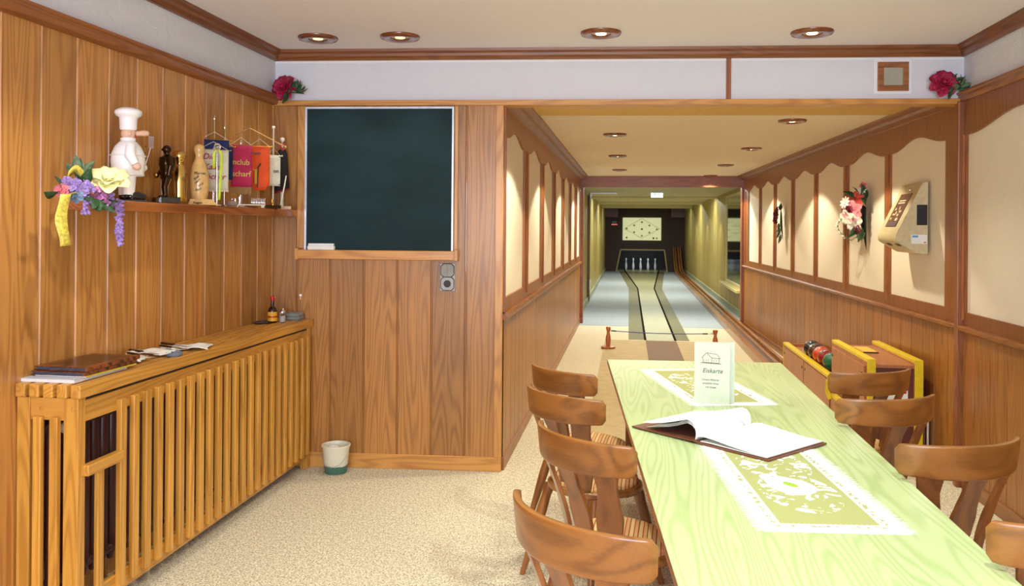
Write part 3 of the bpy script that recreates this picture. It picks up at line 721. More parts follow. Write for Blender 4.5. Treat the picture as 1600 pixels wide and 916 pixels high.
CH = [(-.113, 2.146, -.73, 'brown wooden chair with curved backrest nearest the viewer on the left side', LG),
      (-.144, 2.978, -.781, 'brown wooden chair left of the table, directly behind the nearest one', LG),
      (-.271, 3.707, -.765, 'brown wooden chair left of the table, second from the far end', LG),
      (-.324, 4.315, -.789, 'brown wooden chair left of the table, the farthest of its row', LG),
      (1.136, 3.102, .373, 'brown wooden chair with fully visible back, right of the table beside the near runner', RG),
      (1.115, 3.861, .384, 'brown wooden chair right of the table, in front of yellow-edged cabinet', RG),
      (1.235, 4.549, .427, 'brown wooden chair right of the table, farthest of its row beside the ball trough', RG),
      (1.13, 2.335, .34, 'brown wooden chair cut off by the lower right picture corner', RG)]
c0 = make_chair()
for i, (x, y, r, lb, gr) in enumerate(CH):
    o = c0 if i == 0 else copy_tree(c0)
    # fit gives the midpoint of the rail ends; the seat centre is SY ahead
    o.location = (x-SY*math.sin(r), y+SY*math.cos(r), 0); o.rotation_euler = (0, 0, r); tag(o, lb, 'chair', gr)
# ================================================================== RUNNERS
def runner_mat(name, seed):
    m, nt, b = newmat(name)
    tc = nt.nodes.new('ShaderNodeTexCoord'); sp_ = nt.nodes.new('ShaderNodeSeparateXYZ'); nt.links.new(tc.outputs['Object'], sp_.inputs[0])
    ax = math_n(nt, 'ABSOLUTE', sp_.outputs[0]); ay = math_n(nt, 'ABSOLUTE', sp_.outputs[1])
    # distance to the edge of the cloth
    d = math_n(nt, 'MINIMUM', math_n(nt, 'SUBTRACT', .205, ax), math_n(nt, 'SUBTRACT', .515, ay))
    # scalloped inner edge of the white border
    wob = math_n(nt, 'MULTIPLY', math_n(nt, 'SINE', math_n(nt, 'MULTIPLY', math_n(nt, 'ADD', sp_.outputs[0], sp_.outputs[1]), 420.0)), .0025)
    border = math_n(nt, 'LESS_THAN', math_n(nt, 'ADD', d, wob), .062)
    n = nt.nodes.new('ShaderNodeTexNoise'); n.inputs['Scale'].default_value = 60; n.inputs['Detail'].default_value = 3; nt.links.new(tc.outputs['Object'], n.inputs['Vector'])
    # little garland in the border
    g1 = math_n(nt, 'ABSOLUTE', math_n(nt, 'SUBTRACT', d, .045)); gar = math_n(nt, 'MULTIPLY', math_n(nt, 'LESS_THAN', g1, .009), math_n(nt, 'GREATER_THAN', n.outputs['Fac'], .53))
    n2 = nt.nodes.new('ShaderNodeTexNoise'); n2.inputs['Scale'].default_value = 17; n2.inputs['Detail'].default_value = 5; n2.inputs['Distortion'].default_value = 1.5
    nt.links.new(vmath(nt, 'ADD', tc.outputs['Object'], (seed, 0, 0)), n2.inputs['Vector'])
    e1 = math_n(nt, 'ADD', math_n(nt, 'POWER', math_n(nt, 'DIVIDE', sp_.outputs[0], .125), 2.0), math_n(nt, 'POWER', math_n(nt, 'DIVIDE', math_n(nt, 'SUBTRACT', ay, .16), .20), 2.0))
    mot = math_n(nt, 'MULTIPLY', math_n(nt, 'LESS_THAN', e1, 1.0), math_n(nt, 'GREATER_THAN', n2.outputs['Fac'], .545))
    mask = math_n(nt, 'MAXIMUM', math_n(nt, 'SUBTRACT', border, gar), mot)
    mx = nt.nodes.new('ShaderNodeMixRGB'); nt.links.new(mask, mx.inputs[0]); mx.inputs[1].default_value = srgb(158, 160, 104); mx.inputs[2].default_value = srgb(240, 240, 240)
    nt.links.new(mx.outputs[0], b.inputs['Base Color']); b.inputs['Roughness'].default_value = .85
    return m
def runner(cx, cy, rot, label, seed):
    t = thing('table_runner', label, 'table runner', (cx, cy, .7502), rot, 'lace-edged runners on the table')
    mk('cloth', G().box((-.205, -.515, 0), (.205, .515, .0016)), runner_mat('runner_cloth_%d' % seed, seed), t)
    g = G(); rnd = random.Random(seed)
    for s in (-1, 1):
        y = -.512
        while y < .512:
            l = .016+rnd.random()*.01; k = (rnd.random()-.5)*.012
            g.add([(s*.203, y, .0008), (s*.203, y+.004, .0008), (s*(.205+l), y+k+.003, .0005), (s*(.205+l), y+k, .0005)], [(0, 1, 2, 3) if s > 0 else (3, 2, 1, 0)]); y += .0065
        x = -.203
        while x < .203:
            l = .003+rnd.random()*.003
            g.add([(x, s*.513, .0008), (x+.006, s*.513, .0008), (x+.005, s*(.515+l), .0005), (x, s*(.515+l), .0005)], [(0, 3, 2, 1) if s > 0 else (0, 1, 2, 3)]); x += .0085
    f = mk('lace_fringe', g, M['paper'], t); f['kind'] = 'stuff'
runner(.534, 2.955, .098, 'white lace-edged table runner near the viewer, partly under the open binder', 3)
runner(.393, 4.625, .235, 'white lace-edged table runner at far end under the ice cream card', 9)
# pear-shaped paper cut-out
g = G(); pts = []
for i in range(56):
    a = 2*PI*i/56; big = .078; 
    # blend of two lobes along local x
    x = math.cos(a); y = math.sin(a)
    L = .13; r = big*(1-.30*(1-x)/2*1.25) 
    pts.append((x*L*.86, y*(.076 if x > 0 else .076-(.034)*min(1, -x*1.6))+ .006*math.sin(3*a)))
g.prism(pts, 0, .005); 
pc = thing('paper_cutout', 'white pear-shaped paper cut-out with green oval on the near runner', 'paper cut-out', (.52, 2.872, .7520), math.radians(-57), None)
mk('paper_shape', g, M['paper'], pc)
g = G(); g.prism([(.02+.032*math.cos(2*PI*i/24), .002+.017*math.sin(2*PI*i/24)) for i in range(24)], .0051, .0056); mk('green_oval', g, plain('green_print', (150, 180, 60), .6), pc)
g = G(); [g.prism([(x+r*math.cos(2*PI*i/10), y+r*.6*math.sin(2*PI*i/10)) for i in range(10)], .0051, .0055) for x, y, r in ((-.075, .012, .007), (.085, -.02, .004), (.07, .03, .003))]; mk('grey_prints', g, plain('grey_print', (150, 150, 140), .7), pc)
# ================================================================== BINDER
e1 = Vector((.738, -.675, 0)); e2 = Vector((.70, .714, 0)); o3 = Vector((.016, 3.585, .7523))
bk = thing('open_binder', 'open brown menu binder with white pages rolled over its rings', 'binder', tuple(o3), math.atan2(e1.y, e1.x))
LL, WW = .40, .33
def strip_(prof, y0, y1, th, g, mi=0):
    n = len(prof); vs_ = []
    nn = []
    for i in range(n):
        a = Vector(prof[max(0, i-1)]); b_ = Vector(prof[min(n-1, i+1)]); d = (b_-a).normalized(); nn.append((-d.y*th, d.x*th))
    for y in (y0, y1):
        for (x, z), (nx_, nz_) in zip(prof, nn): vs_ += [(x, y, z), (x+nx_, y, z+nz_)]
    fs = []
    m_ = 2*n
    for i in range(n-1):
        a = 2*i
        fs += [(a, a+2, m_+a+2, m_+a), (a+1, m_+a+1, m_+a+3, a+3), (a, a+1, a+3, a+2), (m_+a, m_+a+2, m_+a+3, m_+a+1)]
    fs += [(0, m_, m_+1, 1), (m_-2, m_-1, 2*m_-1, 2*m_-2)]
    return g.add(vs_, fs, mi)
cov = plain('brown_leatherette', (112, 62, 46), .4, vary=.08, vs_=300)
g = G(); strip_([(0, .001), (.15, .002), (.318, .006), (.325, .007)], 0, LL, .005, g); mk('left_cover', g, cov, bk)
g = G(); strip_([(.325, .007), (.335, .004), (.36, .001), (.665, .001)], 0, LL, .006, g); mk('right_cover', g, cov, bk)
def curl(k):
    dz = .0035*k
    return [(.325+.001*k, .012), (.331, .032+dz*.4), (.326, .052+dz*.8), (.310, .066+dz), (.286, .071+dz), (.262, .064+dz), (.236, .052+dz), (.19, .038+dz*.9), (.13, .026+dz*.9), (.075+.012*k, .016+dz*.9)]
for k in range(5):
    g = G()
    if k < 4: strip_(curl(k), .012+.004*(k % 2), LL-.02-.004*k, .0008, g)
    else: strip_(curl(k)[:6]+[(.225, .066), (.16, .048), (.10, .036), (.05, .030)], .010, LL-.022, .0009, g)
    mk('turned_page', g, M['paper'], bk, smooth=60)
def ruled():
    m, nt, b = newmat('printed_page'); tc = nt.nodes.new('ShaderNodeTexCoord'); sp_ = nt.nodes.new('ShaderNodeSeparateXYZ'); nt.links.new(tc.outputs['Object'], sp_.inputs[0])
    f = math_n(nt, 'FRACT', math_n(nt, 'MULTIPLY', sp_.outputs[1], 46.0)); ln_ = math_n(nt, 'LESS_THAN', f, .18)
    inx = math_n(nt, 'MULTIPLY', math_n(nt, 'GREATER_THAN', sp_.outputs[0], .385), math_n(nt, 'LESS_THAN', sp_.outputs[0], .60))
    n = nt.nodes.new('ShaderNodeTexNoise'); n.inputs['Scale'].default_value = 70; nt.links.new(tc.outputs['Object'], n.inputs['Vector'])
    msk = math_n(nt, 'MULTIPLY', math_n(nt, 'MULTIPLY', ln_, inx), math_n(nt, 'GREATER_THAN', n.outputs['Fac'], .47))
    mx = nt.nodes.new('ShaderNodeMixRGB'); nt.links.new(math_n(nt, 'MULTIPLY', msk, .35), mx.inputs[0]); mx.inputs[1].default_value = srgb(222, 230, 222); mx.inputs[2].default_value = srgb(140, 150, 140)
    nt.links.new(mx.outputs[0], b.inputs['Base Color']); b.inputs['Roughness'].default_value = .6; return m
g = G(); strip_([(.330, .012), (.342, .026), (.37, .031), (.42, .028), (.50, .020), (.58, .014), (.655, .013)], .008, LL-.012, .0012, g); mk('right_page', g, ruled(), bk, smooth=60)
g = G(); strip_([(.352, .009), (.40, .0105), (.50, .0095), (.652, .009)], .010, LL-.014, .003, g); mk('page_block', g, M['paper'], bk, smooth=60)
for y in (.10, .30):
    g = G(); g.tube([(.335+.022*math.cos(a)*1.0, y, .022+.020*math.sin(a)) for a in [2*PI*i/16 for i in range(16)]], .0018, 6, closed=True); mk('binder_ring', g, M['chrome'], bk, smooth=60)
# ================================================================== CARD
cd_ = thing('ice_cream_card', 'upright folded white card printed with a house and the word Eiskarte', 'menu card', (.318, 4.150, .7520), math.radians(-10))
cw, chh = .168, .296
card_m = plain('card_white', (204, 214, 198), .45, vary=.02)
g = G(); lean = .02
g.box((0, 0, 0), (cw, .0016, chh)); mk('front_leaf', g, card_m, cd_)
T2 = TR(cw+.001, .0016, 0) @ RZ(math.radians(152))
g = G(); g.box((0, -.0016, 0), (cw, 0, chh), T=T2)
T3 = TR(.012, .004, 0) @ RZ(math.radians(14))
g = G(); g.box((0, 0, 0), (cw+.012, .0016, chh), T=T3); mk('back_leaf', g, card_m, cd_)
ink = plain('brown_ink', (86, 44, 36), .6, vary=0); ink2 = plain('grey_green_ink', (70, 76, 56), .6, vary=0)
FT = Matrix(((1, 0, 0, 0), (0, 0, -1, -.0004), (0, 1, 0, 0), (0, 0, 0, 1)))
text('card_title', 'Eiskarte', .030, cd_, ink2, FT @ TR(.038, .150, 0), shear=.25)
for i, (s_, x) in enumerate((('Unsere Eiskarte', .036), ('empfiehlt Ihnen', .038), ('viel Gutes', .052))[:3]): text('card_line', s_, .0125, cd_, ink2, FT @ TR(x, .112-.018*i, 0), shear=.25)
g = G()
def seg_(a, b, r=.0009): g.tube([(a[0], -.0008, a[1]), (b[0], -.0008, b[1])], r, 5)
for a, b in (((.040, .200), (.118, .198)), ((.040, .200), (.040, .222)), ((.118, .198), (.116, .222)), ((.034, .220), (.058, .246)), ((.058, .246), (.082, .222)), ((.058, .246), (.108, .240)), ((.108, .240), (.122, .220)), ((.082, .222), (.122, .220)), ((.082, .222), (.082, .200)), ((.030, .197), (.126, .195)), ((.046, .205), (.046, .214)), ((.056, .205), (.056, .214)), ((.066, .205), (.066, .214)), ((.092, .204), (.092, .213)), ((.104, .204), (.104, .213))): seg_(a, b, .0012 if a[1] < .198 else .0008)
mk('house_drawing', g, ink, cd_)
# ================================================================== RADIATOR COVER
rc = thing('radiator_cover', 'honey oak slatted radiator cover below the shelf with planked top', 'radiator cover', (0, 0, 0))
ya, yb = 2.93, YL-.004; xw, xf = XL+.003, -2.085; zt = .982
g = G(); n = 5; wv = .042; gap = (.275-n*wv)/(n-1)
for i in range(n):
    x0 = xw+.0+i*(wv+gap); mk('top_slat', G().box((x0, ya-.012, zt-.052), (x0+wv, yb, zt)), M['honeyY'], rc, bevel=.005)
mk('top_rail', G().box((xf-.022, ya+.0455, zt-.150), (xf-.001, yb-.051, zt-.066)), M['honeyY'], rc, bevel=.002)
mk('gap_shade', G().box((xf-.020, ya+.05, zt-.0655), (xf-.004, yb-.06, zt-.0525)), M['black'], rc)  # black strip stands in for the shade of the open gap
mk('bottom_rail', G().box((xf-.022, ya+.0455, .075), (xf-.001, yb-.051, .155)), M['honeyY'], rc, bevel=.002)
mk('post', G().box((xf-.060, ya, 0), (xf+.002, ya+.045, zt-.053)), M['honeyZ'], rc, bevel=.003)
mk('post', G().box((xw, ya, 0), (xw+.055, ya+.045, zt-.053)), M['honeyZ'], rc, bevel=.003)
mk('post', G().box((xf-.045, yb-.05, 0), (xf, yb, zt-.053)), M['honeyZ'], rc, bevel=.003)
mk('end_rail', G().box((xw+.055, ya+.004, zt-.140), (xf-.06, ya+.026, zt-.054)), M['honeyX'], rc, bevel=.002)
for x in (xw+.080, xw+.150): mk('slat', G().box((x, ya-.018, .03), (x+.034, ya+.006, zt-.125)), M['honeyZ'], rc, bevel=.003)
for x in (xw+.10, xf-.02):
    mk('dowel_cap', G().lathe([(.009, 0), (.007, .003), (0, .004)], 12, T=TR(x, ya+.004 if x < xf-.05 else ya, zt-.095) @ Matrix.Rotation(PI/2, 4, 'X')), M['honeyZ'], rc)
y = 3.175; k = 0
sl0 = None
ys = []
while y < yb-.06: ys.append(y); y += .0915
for y in ys:
    mk('slat', G().box((xf-.002, y, .105), (xf+.022, y+.040, zt-.105)), M['honeyZ'], rc, bevel=.003)
mk('slat', G().box((xf-.002, 3.035, .105), (xf+.016, 3.075, .625)), M['honeyZ'], rc, bevel=.003)
mk('hand_rail', G().box((xf-.004, 2.955, .625), (xf+.030, 3.185, .668)), M['honeyY'], rc, bevel=.004)
# inner dark lining
ra = thing('radiator', 'dark brown ribbed radiator inside the slatted cover', 'radiator', (0, 0, 0))
g = G(); y = 3.0
while y < 5.0:
    g.tube([(-2.24, y, .14), (-2.24, y, .20), (-2.24, y, .78), (-2.24, y, .83)], [.012, .026, .026, .012], 10); y += .062
mk('rib', g, plain('radiator_maroon', (70, 34, 36), .35), ra, smooth=60)
mk('header_pipe', G().tube([(-2.24, 2.98, .19), (-2.24, 5.0, .19)], .024, 10).tube([(-2.24, 2.98, .79), (-2.24, 5.0, .79)], .024, 10).tube([(-2.24, 3.02, 0), (-2.24, 3.02, .19)], .011, 8).tube([(-2.24, 4.9, 0), (-2.24, 4.9, .19)], .011, 8), bpy.data.materials['radiator_maroon'], ra, smooth=60)
mk('valve', G().lathe([(.0, -.0), (.022, 0), (.024, .05), (.016, .06), (0, .06)], 16, T=TR(-2.19, 2.995, .80) @ Matrix.Rotation(PI/2, 4, 'Y')), M['white'], ra, smooth=40)
# ================================================================== ON THE RADIATOR COVER
zr = zt+.0005
BX = -2.225
o = thing('booklet', 'pale white booklet at the bottom of the menu pile, under the leather menus', 'booklet', (BX-.008, 3.125, zr), 0, 'pile at the near end of the cover')
mk('page_block', G().box((-.118, -.17, .0), (.115, .17, .012)), M['paper'], o)
mk('cover', G().box((-.120, -.172, .012), (.118, .172, .0135)).box((-.120, -.172, 0), (-.1185, .172, .0135)), plain('pale_blue_cover', (200, 208, 226), .4), o)
zc_ = zr+.0138
o = thing('booklet', 'thin yellow booklet lying between the white booklet and leather menus', 'booklet', (BX+.012, 3.17, zc_), -.03, 'pile at the near end of the cover')
mk('page_block', G().box((-.112, -.16, 0), (.112, .16, .004)), M['paper'], o); mk('cover', G().box((-.113, -.161, .004), (.113, .161, .005)).box((.112, -.161, 0), (.1135, .161, .005)), plain('mustard_cover', (206, 186, 60), .4), o)
def leather():
    m, nt, b = newmat('patterned_leather'); tc = nt.nodes.new('ShaderNodeTexCoord'); sp_ = nt.nodes.new('ShaderNodeSeparateXYZ'); nt.links.new(tc.outputs['Object'], sp_.inputs[0])
    n = nt.nodes.new('ShaderNodeTexNoise'); n.inputs['Scale'].default_value = 22; n.inputs['Detail'].default_value = 6; n.inputs['Distortion'].default_value = 2; nt.links.new(tc.outputs['Object'], n.inputs['Vector'])
    r = nt.nodes.new('ShaderNodeValToRGB'); e = r.color_ramp.elements; e[0].position = .4; e[0].color = srgb(60, 36, 26); e[1].position = .6; e[1].color = srgb(142, 74, 40)
    nt.links.new(n.outputs['Fac'], r.inputs['Fac'])
    inn = math_n(nt, 'MULTIPLY', math_n(nt, 'LESS_THAN', math_n(nt, 'ABSOLUTE', sp_.outputs[0]), .085), math_n(nt, 'LESS_THAN', math_n(nt, 'ABSOLUTE', sp_.outputs[1]), .135))
    mx = nt.nodes.new('ShaderNodeMixRGB'); nt.links.new(inn, mx.inputs[0]); nt.links.new(r.outputs[0], mx.inputs[1]); mx.inputs[2].default_value = srgb(66, 40, 30)
    nt.links.new(mx.outputs[0], b.inputs['Base Color']); b.inputs['Roughness'].default_value = .3; return m
lea = leather(); mpage = plain('slate_pages', (70, 78, 96), .5)
for i, (lb, dx, dy, rz) in enumerate((('leather menu book with marbled brown cover, lower one of the two on the pile', 0, .006, -.02), ('leather menu book with marbled brown cover, topmost of the pile', .006, .018, -.035))):
    o = thing('menu_book', lb, 'menu', (BX+.004+dx, 3.165+dy, zc_+.0053+i*.0168), rz, 'pile at the near end of the cover')
    mk('page_block', G().box((-.108, -.165, .0025), (.108, .165, .0125)), mpage, o)
    mk('cover', G().box((-.115, -.172, 0), (.115, .172, .0025)).box((-.115, -.172, .0125), (.115, .172, .0155)).box((.112, -.172, 0), (.117, .172, .0155)), lea, o, bevel=.001)
# napkins, cutlery on small plates
def napkin(x, y, rz, lb, z=zr, s=1.0, seed=1):
    rnd = random.Random(seed); g = G(); n = 14
    grid = []
    for i in range(n+1):
        row = []
        for j in range(n+1):
            u = i/n-.5; v = j/n-.5
            ed = 1+.05*math.sin(8*math.atan2(v, u)+seed)
            row.append((u*.17*s*ed, v*.13*s*ed, .010+.006*math.sin(9*u+seed)*math.cos(7*v)+.004*rnd.random()))
        grid.append(row)
    g.sheet(grid)
    o = mk('paper_napkin', g, M['paper'], smooth=60, solid=.003); o.location = (x, y, z); o.rotation_euler = (0, 0, rz); tag(o, lb, 'napkin', 'napkins on the radiator cover'); return o
def fork(x, y, rz, lb, z, tilt=0):
    t = thing('fork', lb, 'fork', (x, y, z), rz, 'forks on the napkins'); t.rotation_euler = (0, tilt, rz)
    g = G(); g.box((-.10, -.006, .001), (.02, .006, .004), )
    mk('handle', G().box((-.12, -.008, 0), (-.02, .008, .008)), M['bronze'], t, bevel=.003)
    mk('shaft', G().tube([(-.03, 0, .004), (.03, 0, .005), (.045, 0, .004)], [.0035, .0028, .005], 6), M['chrome'], t, smooth=60)
    h = G(); h.box((.04, -.012, .002), (.055, .012, .0045))
    for k in range(4): h.box((.055, -.012+k*.007, .002), (.10, -.009+k*.007, .0045))
    mk('prongs', h, M['chrome'], t)
def knife(x, y, rz, lb, z, tilt=0):
    t = thing('knife', lb, 'knife', (x, y, z), rz, 'knives on the napkins'); t.rotation_euler = (0, tilt, rz)
    mk('handle', G().box((-.12, -.009, 0), (-.02, .009, .010)), M['bronze'], t, bevel=.003)
    g = G(); g.prism([(-.02, -.008), (.08, -.009), (.10, -.002), (.105, .008), (-.02, .008)], .003, .005); mk('blade', g, M['alu'], t)
napkin(-2.235, 3.46, .25, 'white paper napkin, nearest of the three, behind the menu pile', seed=2)
napkin(-2.225, 3.655, .2, 'white paper napkin, middle one of the three, above forks', seed=5, z=zr+.006, s=1.15)
napkin(-2.17, 3.88, .35, 'white paper napkin, farthest of the three on the radiator cover', seed=9, s=1.25)
fork(-2.19, 3.52, -.5, 'fork with dark handle pointing out between near and middle napkins', zr+.018)
knife(-2.225, 3.60, -.45, 'knife with dark handle beside the near fork', zr+.018)
fork(-2.17, 3.755, -.5, 'fork with dark handle pointing out between middle and far napkins', zr+.020)
knife(-2.20, 3.83, -.45, 'knife with dark handle beside the far fork', zr+.020)
o = tag(mk('small_ashtray', G().lathe([(0, 0), (.034, 0), (.038, .004), (.040, .018), (.034, .018), (.030, .006), (0, .006)], 24), plain('blue_grey_glazed', (110, 124, 140), .2), smooth=40), 'small blue-grey dish between the middle and far napkins', 'dish'); o.location = (-2.115, 3.66, zr)
# condiments
o = thing('seasoning_bottle', 'small dark seasoning bottle with yellow label and red cap', 'bottle', (-2.235, 5.02, zr), .2)
mk('glass_body', G().lathe([(0, 0), (.026, 0), (.029, .006), (.029, .075), (.024, .092), (.012, .105), (.011, .142), (0, .142)], 20), plain('dark_brown_glass', (40, 14, 8), .08, coat=.6, vary=0), o, smooth=40)
mk('label', G().lathe([(.0295, .012), (.0297, .014), (.0297, .068), (.0295, .070)], 20), plain('yellow_label', (232, 176, 40), .5), o, smooth=40)
mk('label_band', G().lathe([(.0300, .034), (.0301, .036), (.0301, .042), (.0300, .044)], 20), M['red'], o, smooth=40)
mk('cap', G().lathe([(0, .142), (.014, .140), (.015, .146), (.014, .166), (.010, .169), (0, .169)], 20), M['red'], o, smooth=40)
def shaker(x, y, lb, fill, nm):
    o = thing('condiment_shaker', lb, 'shaker', (x, y, zr), 0, 'shakers beside the seasoning bottle')
    mk('contents', G().lathe([(0, .003), (.015, .003), (.016, .040), (0, .040)], 16), fill, o, smooth=40)
    mk('glass_body', G().lathe([(0, 0), (.020, 0), (.021, .004), (.018, .062), (0, .062)], 16), M['glass'], o, smooth=40)
    mk('cap', G().lathe([(0, .062), (.018, .061), (.018, .070), (.012, .078), (0, .080)], 16), M['chrome'], o, smooth=40)
shaker(-2.185, 5.06, 'glass salt shaker with white filling, beside the bottle', M['paper'], 'salt')
shaker(-2.215, 5.13, 'glass pepper shaker with grey filling, behind the salt', plain('pepper', (120, 110, 96), .8), 'pepper')
o = thing('glass_cruet', 'tall clear glass cruet with stopper behind the shakers', 'cruet', (-2.275, 5.12, zr))
mk('glass_body', G().lathe([(0, 0), (.020, 0), (.022, .01), (.018, .06), (.008, .09), (.007, .13), (.010, .135), (0, .136)], 18), M['glass'], o, smooth=40)
mk('stopper', G().ball((0, 0, .150), .014, 12), M['glass'], o, smooth=60)
def tray(x, y, lb, s, h0=0):
    o = thing('glass_ashtray', lb, 'ashtray', (x, y, zr+h0), .1, 'ashtrays at the far end of the cover')
    g = G(); g.box((-.055*s, -.055*s, 0), (.055*s, .055*s, .006))
    for a in range(4): g.box((-.055*s, -.055*s, .006), (.055*s, -.045*s, .022), T=RZ(a*PI/2))
    mk('glass_body', g, plain('pale_glass', (176, 186, 180), .12, trans=.5, vary=0), o, bevel=.003)
tray(-2.175, 5.215, 'square glass ashtray at the far end, lower of two stacked', 1.0)
tray(-2.175, 5.212, 'square glass ashtray at the far end, upper of two stacked', .93, .0225)
mk_ = mk('serving_tray', G().lathe([(0, 0), (.075, 0), (.085, .008), (.083, .009), (.074, .002), (0, .002)], 28, T=TR(0, 0, 0) @ Matrix.Scale(.7, 4, (1, 0, 0))), plain('dark_tray', (70, 64, 70), .25), smooth=40)
tag(mk_, 'small dark oval tray lying behind the seasoning bottle', 'tray'); mk_.location = (-2.285, 5.0, zr)
# bucket
o = thing('plastic_bucket', 'translucent white plastic bucket with green base on the floor', 'bucket', (-1.875, 5.205, .001))
def bucket_m():
    m, nt, b = newmat('bucket_plastic'); tc = nt.nodes.new('ShaderNodeTexCoord'); sp_ = nt.nodes.new('ShaderNodeSeparateXYZ'); nt.links.new(tc.outputs['Object'], sp_.inputs[0])
    n = nt.nodes.new('ShaderNodeTexNoise'); n.inputs['Scale'].default_value = 14; nt.links.new(tc.outputs['Object'], n.inputs['Vector'])
    z = math_n(nt, 'ADD', sp_.outputs[2], math_n(nt, 'MULTIPLY_ADD', n.outputs['Fac'], .03, -.015))
    mx = nt.nodes.new('ShaderNodeMixRGB'); nt.links.new(math_n(nt, 'LESS_THAN', z, .052), mx.inputs[0]); mx.inputs[1].default_value = srgb(226, 220, 198); mx.inputs[2].default_value = srgb(66, 112, 98)
    nt.links.new(mx.outputs[0], b.inputs['Base Color']); b.inputs['Roughness'].default_value = .35; b.inputs['Subsurface Weight'].default_value = .1; return m
mk('bucket_body', G().lathe([(0, 0), (.070, 0), (.072, .004), (.088, .168), (.093, .170), (.093, .180), (.086, .182), (.084, .168), (.068, .006), (0, .006)], 32), bucket_m(), o, smooth=40)
mk('wire_handle', G().tube([(.090*math.cos(a), -.090*math.sin(a)*.75-.03*math.sin(a), .155-.10*math.sin(a)) for a in [PI*i/16 for i in range(17)]], .0016, 6), M['alu'], o, smooth=60)
mk('rag', G().ball((-.02, .01, .150), (.045, .035, .022), 10), M['paper'], o, smooth=60)
# ================================================================== BLACKBOARD
bb = thing('blackboard', 'large dark green blackboard with aluminium rim and wooden chalk ledge', 'blackboard', T=EW)
u0, u1, z0, z1 = -1.312, -.318, 1.440, 2.385
def board_m():
    m, nt, b = newmat('blackboard_green'); tc = nt.nodes.new('ShaderNodeTexCoord')
    n = nt.nodes.new('ShaderNodeTexNoise'); n.inputs['Scale'].default_value = 2.5; n.inputs['Detail'].default_value = 5; nt.links.new(vmath(nt, 'MULTIPLY', tc.outputs['Object'], (1, 1, 2.2)), n.inputs['Vector'])
    r = nt.nodes.new('ShaderNodeValToRGB'); e = r.color_ramp.elements; e[0].position = .35; e[0].color = srgb(16, 40, 44); e[1].position = .75; e[1].color = srgb(26, 54, 60)
    nt.links.new(n.outputs['Fac'], r.inputs['Fac']); nt.links.new(r.outputs[0], b.inputs['Base Color']); b.inputs['Roughness'].default_value = .6; b.inputs['Specular IOR Level'].default_value = .2; return m
mk('writing_surface', G().box((u0+.012, -.020, z0), (u1-.012, -.002, z1-.012)), board_m(), bb)
mk('aluminium_rim', G().box((u0, -.030, z0-.0), (u0+.014, -.002, z1)).box((u1-.014, -.030, z0), (u1, -.002, z1)).box((u0+.014, -.030, z1-.014), (u1-.014, -.002, z1)), plain('silver_rim', (206, 212, 230), .3, metal=.3), bb, bevel=.002)
mk('chalk_ledge', G().box((u0-.045, -.065, 1.380), (u1+.025, -.001, 1.440)), M['oak_paleX'], bb, bevel=.004)
[mk('ledge_end', G().box((a_, -.072, 1.376), (a_+.024, -.001, 1.450)), M['oak_paleZ'], bb, bevel=.003) for a_ in (u0-.052, u1+.012)]
mk('side_strip', G().box((u0-.052, -.022, 1.450), (u0-.002, -.001, 2.392)), M['oak_paleZ'], bb, bevel=.003); mk('side_strip', G().box((u1+.002, -.012, 1.450), (u1+.026, -.001, 2.392)), M['oak_paleZ'], bb, bevel=.003)
er = thing('board_eraser', 'white felt eraser lying on the chalk ledge at its left end', 'eraser', T=EW @ TR(-1.190, -.044, 1.4405))
mk('felt', G().box((-.090, -.018, 0), (.090, .016, .026)), M['paper'], er, bevel=.004); mk('handle', G().box((-.085, -.016, .026), (.085, .014, .042)), M['white'], er, bevel=.004)
# socket plate
sk = thing('socket_plate', 'silver double wall plate with round socket below a flap switch', 'socket', T=EW @ TR(-.357, -.001, 1.268))
mk('plate', G().box((-.052, -.006, -.092), (.052, 0, .092)), plain('silver_plate', (150, 148, 140), .4, metal=.3), sk, bevel=.003)
def octo(r, c, d0, d1, g, cut=.32):
    p = [(-r, -r*(1-2*cut)*1), (-r, r*(1-2*cut)), (-r*(1-2*cut), r), (r*(1-2*cut), r), (r, r*(1-2*cut)), (r, -r*(1-2*cut)), (r*(1-2*cut), -r), (-r*(1-2*cut), -r)]
    T = Matrix(((1, 0, 0, c[0]), (0, 0, -1, 0), (0, 1, 0, c[1]), (0, 0, 0, 1)))
    return g.prism([(a, b) for a, b in p], d0, d1, 0, T)
mk('black_surround', octo(.046, (0, -.043), .006, .008, octo(.046, (0, .045), .006, .008, G(), .2), .2), M['black'], sk)
mk('flap', octo(.041, (0, .045), .008, .014, G(), .2).box((-.001, -.016, .008), (.001, -.0141, .085)), plain('grey_flap', (150, 148, 138), .45), sk, bevel=.001)
mk('socket_face', octo(.041, (0, -.043), .008, .012, G(), .2), bpy.data.materials['silver_plate'], sk)
mk('socket_hole', G().lathe([(.024, 0), (.022, .001), (0, .001)], 24, T=TR(0, -.012, -.043) @ Matrix.Rotation(PI/2, 4, 'X')), M['black'], sk)
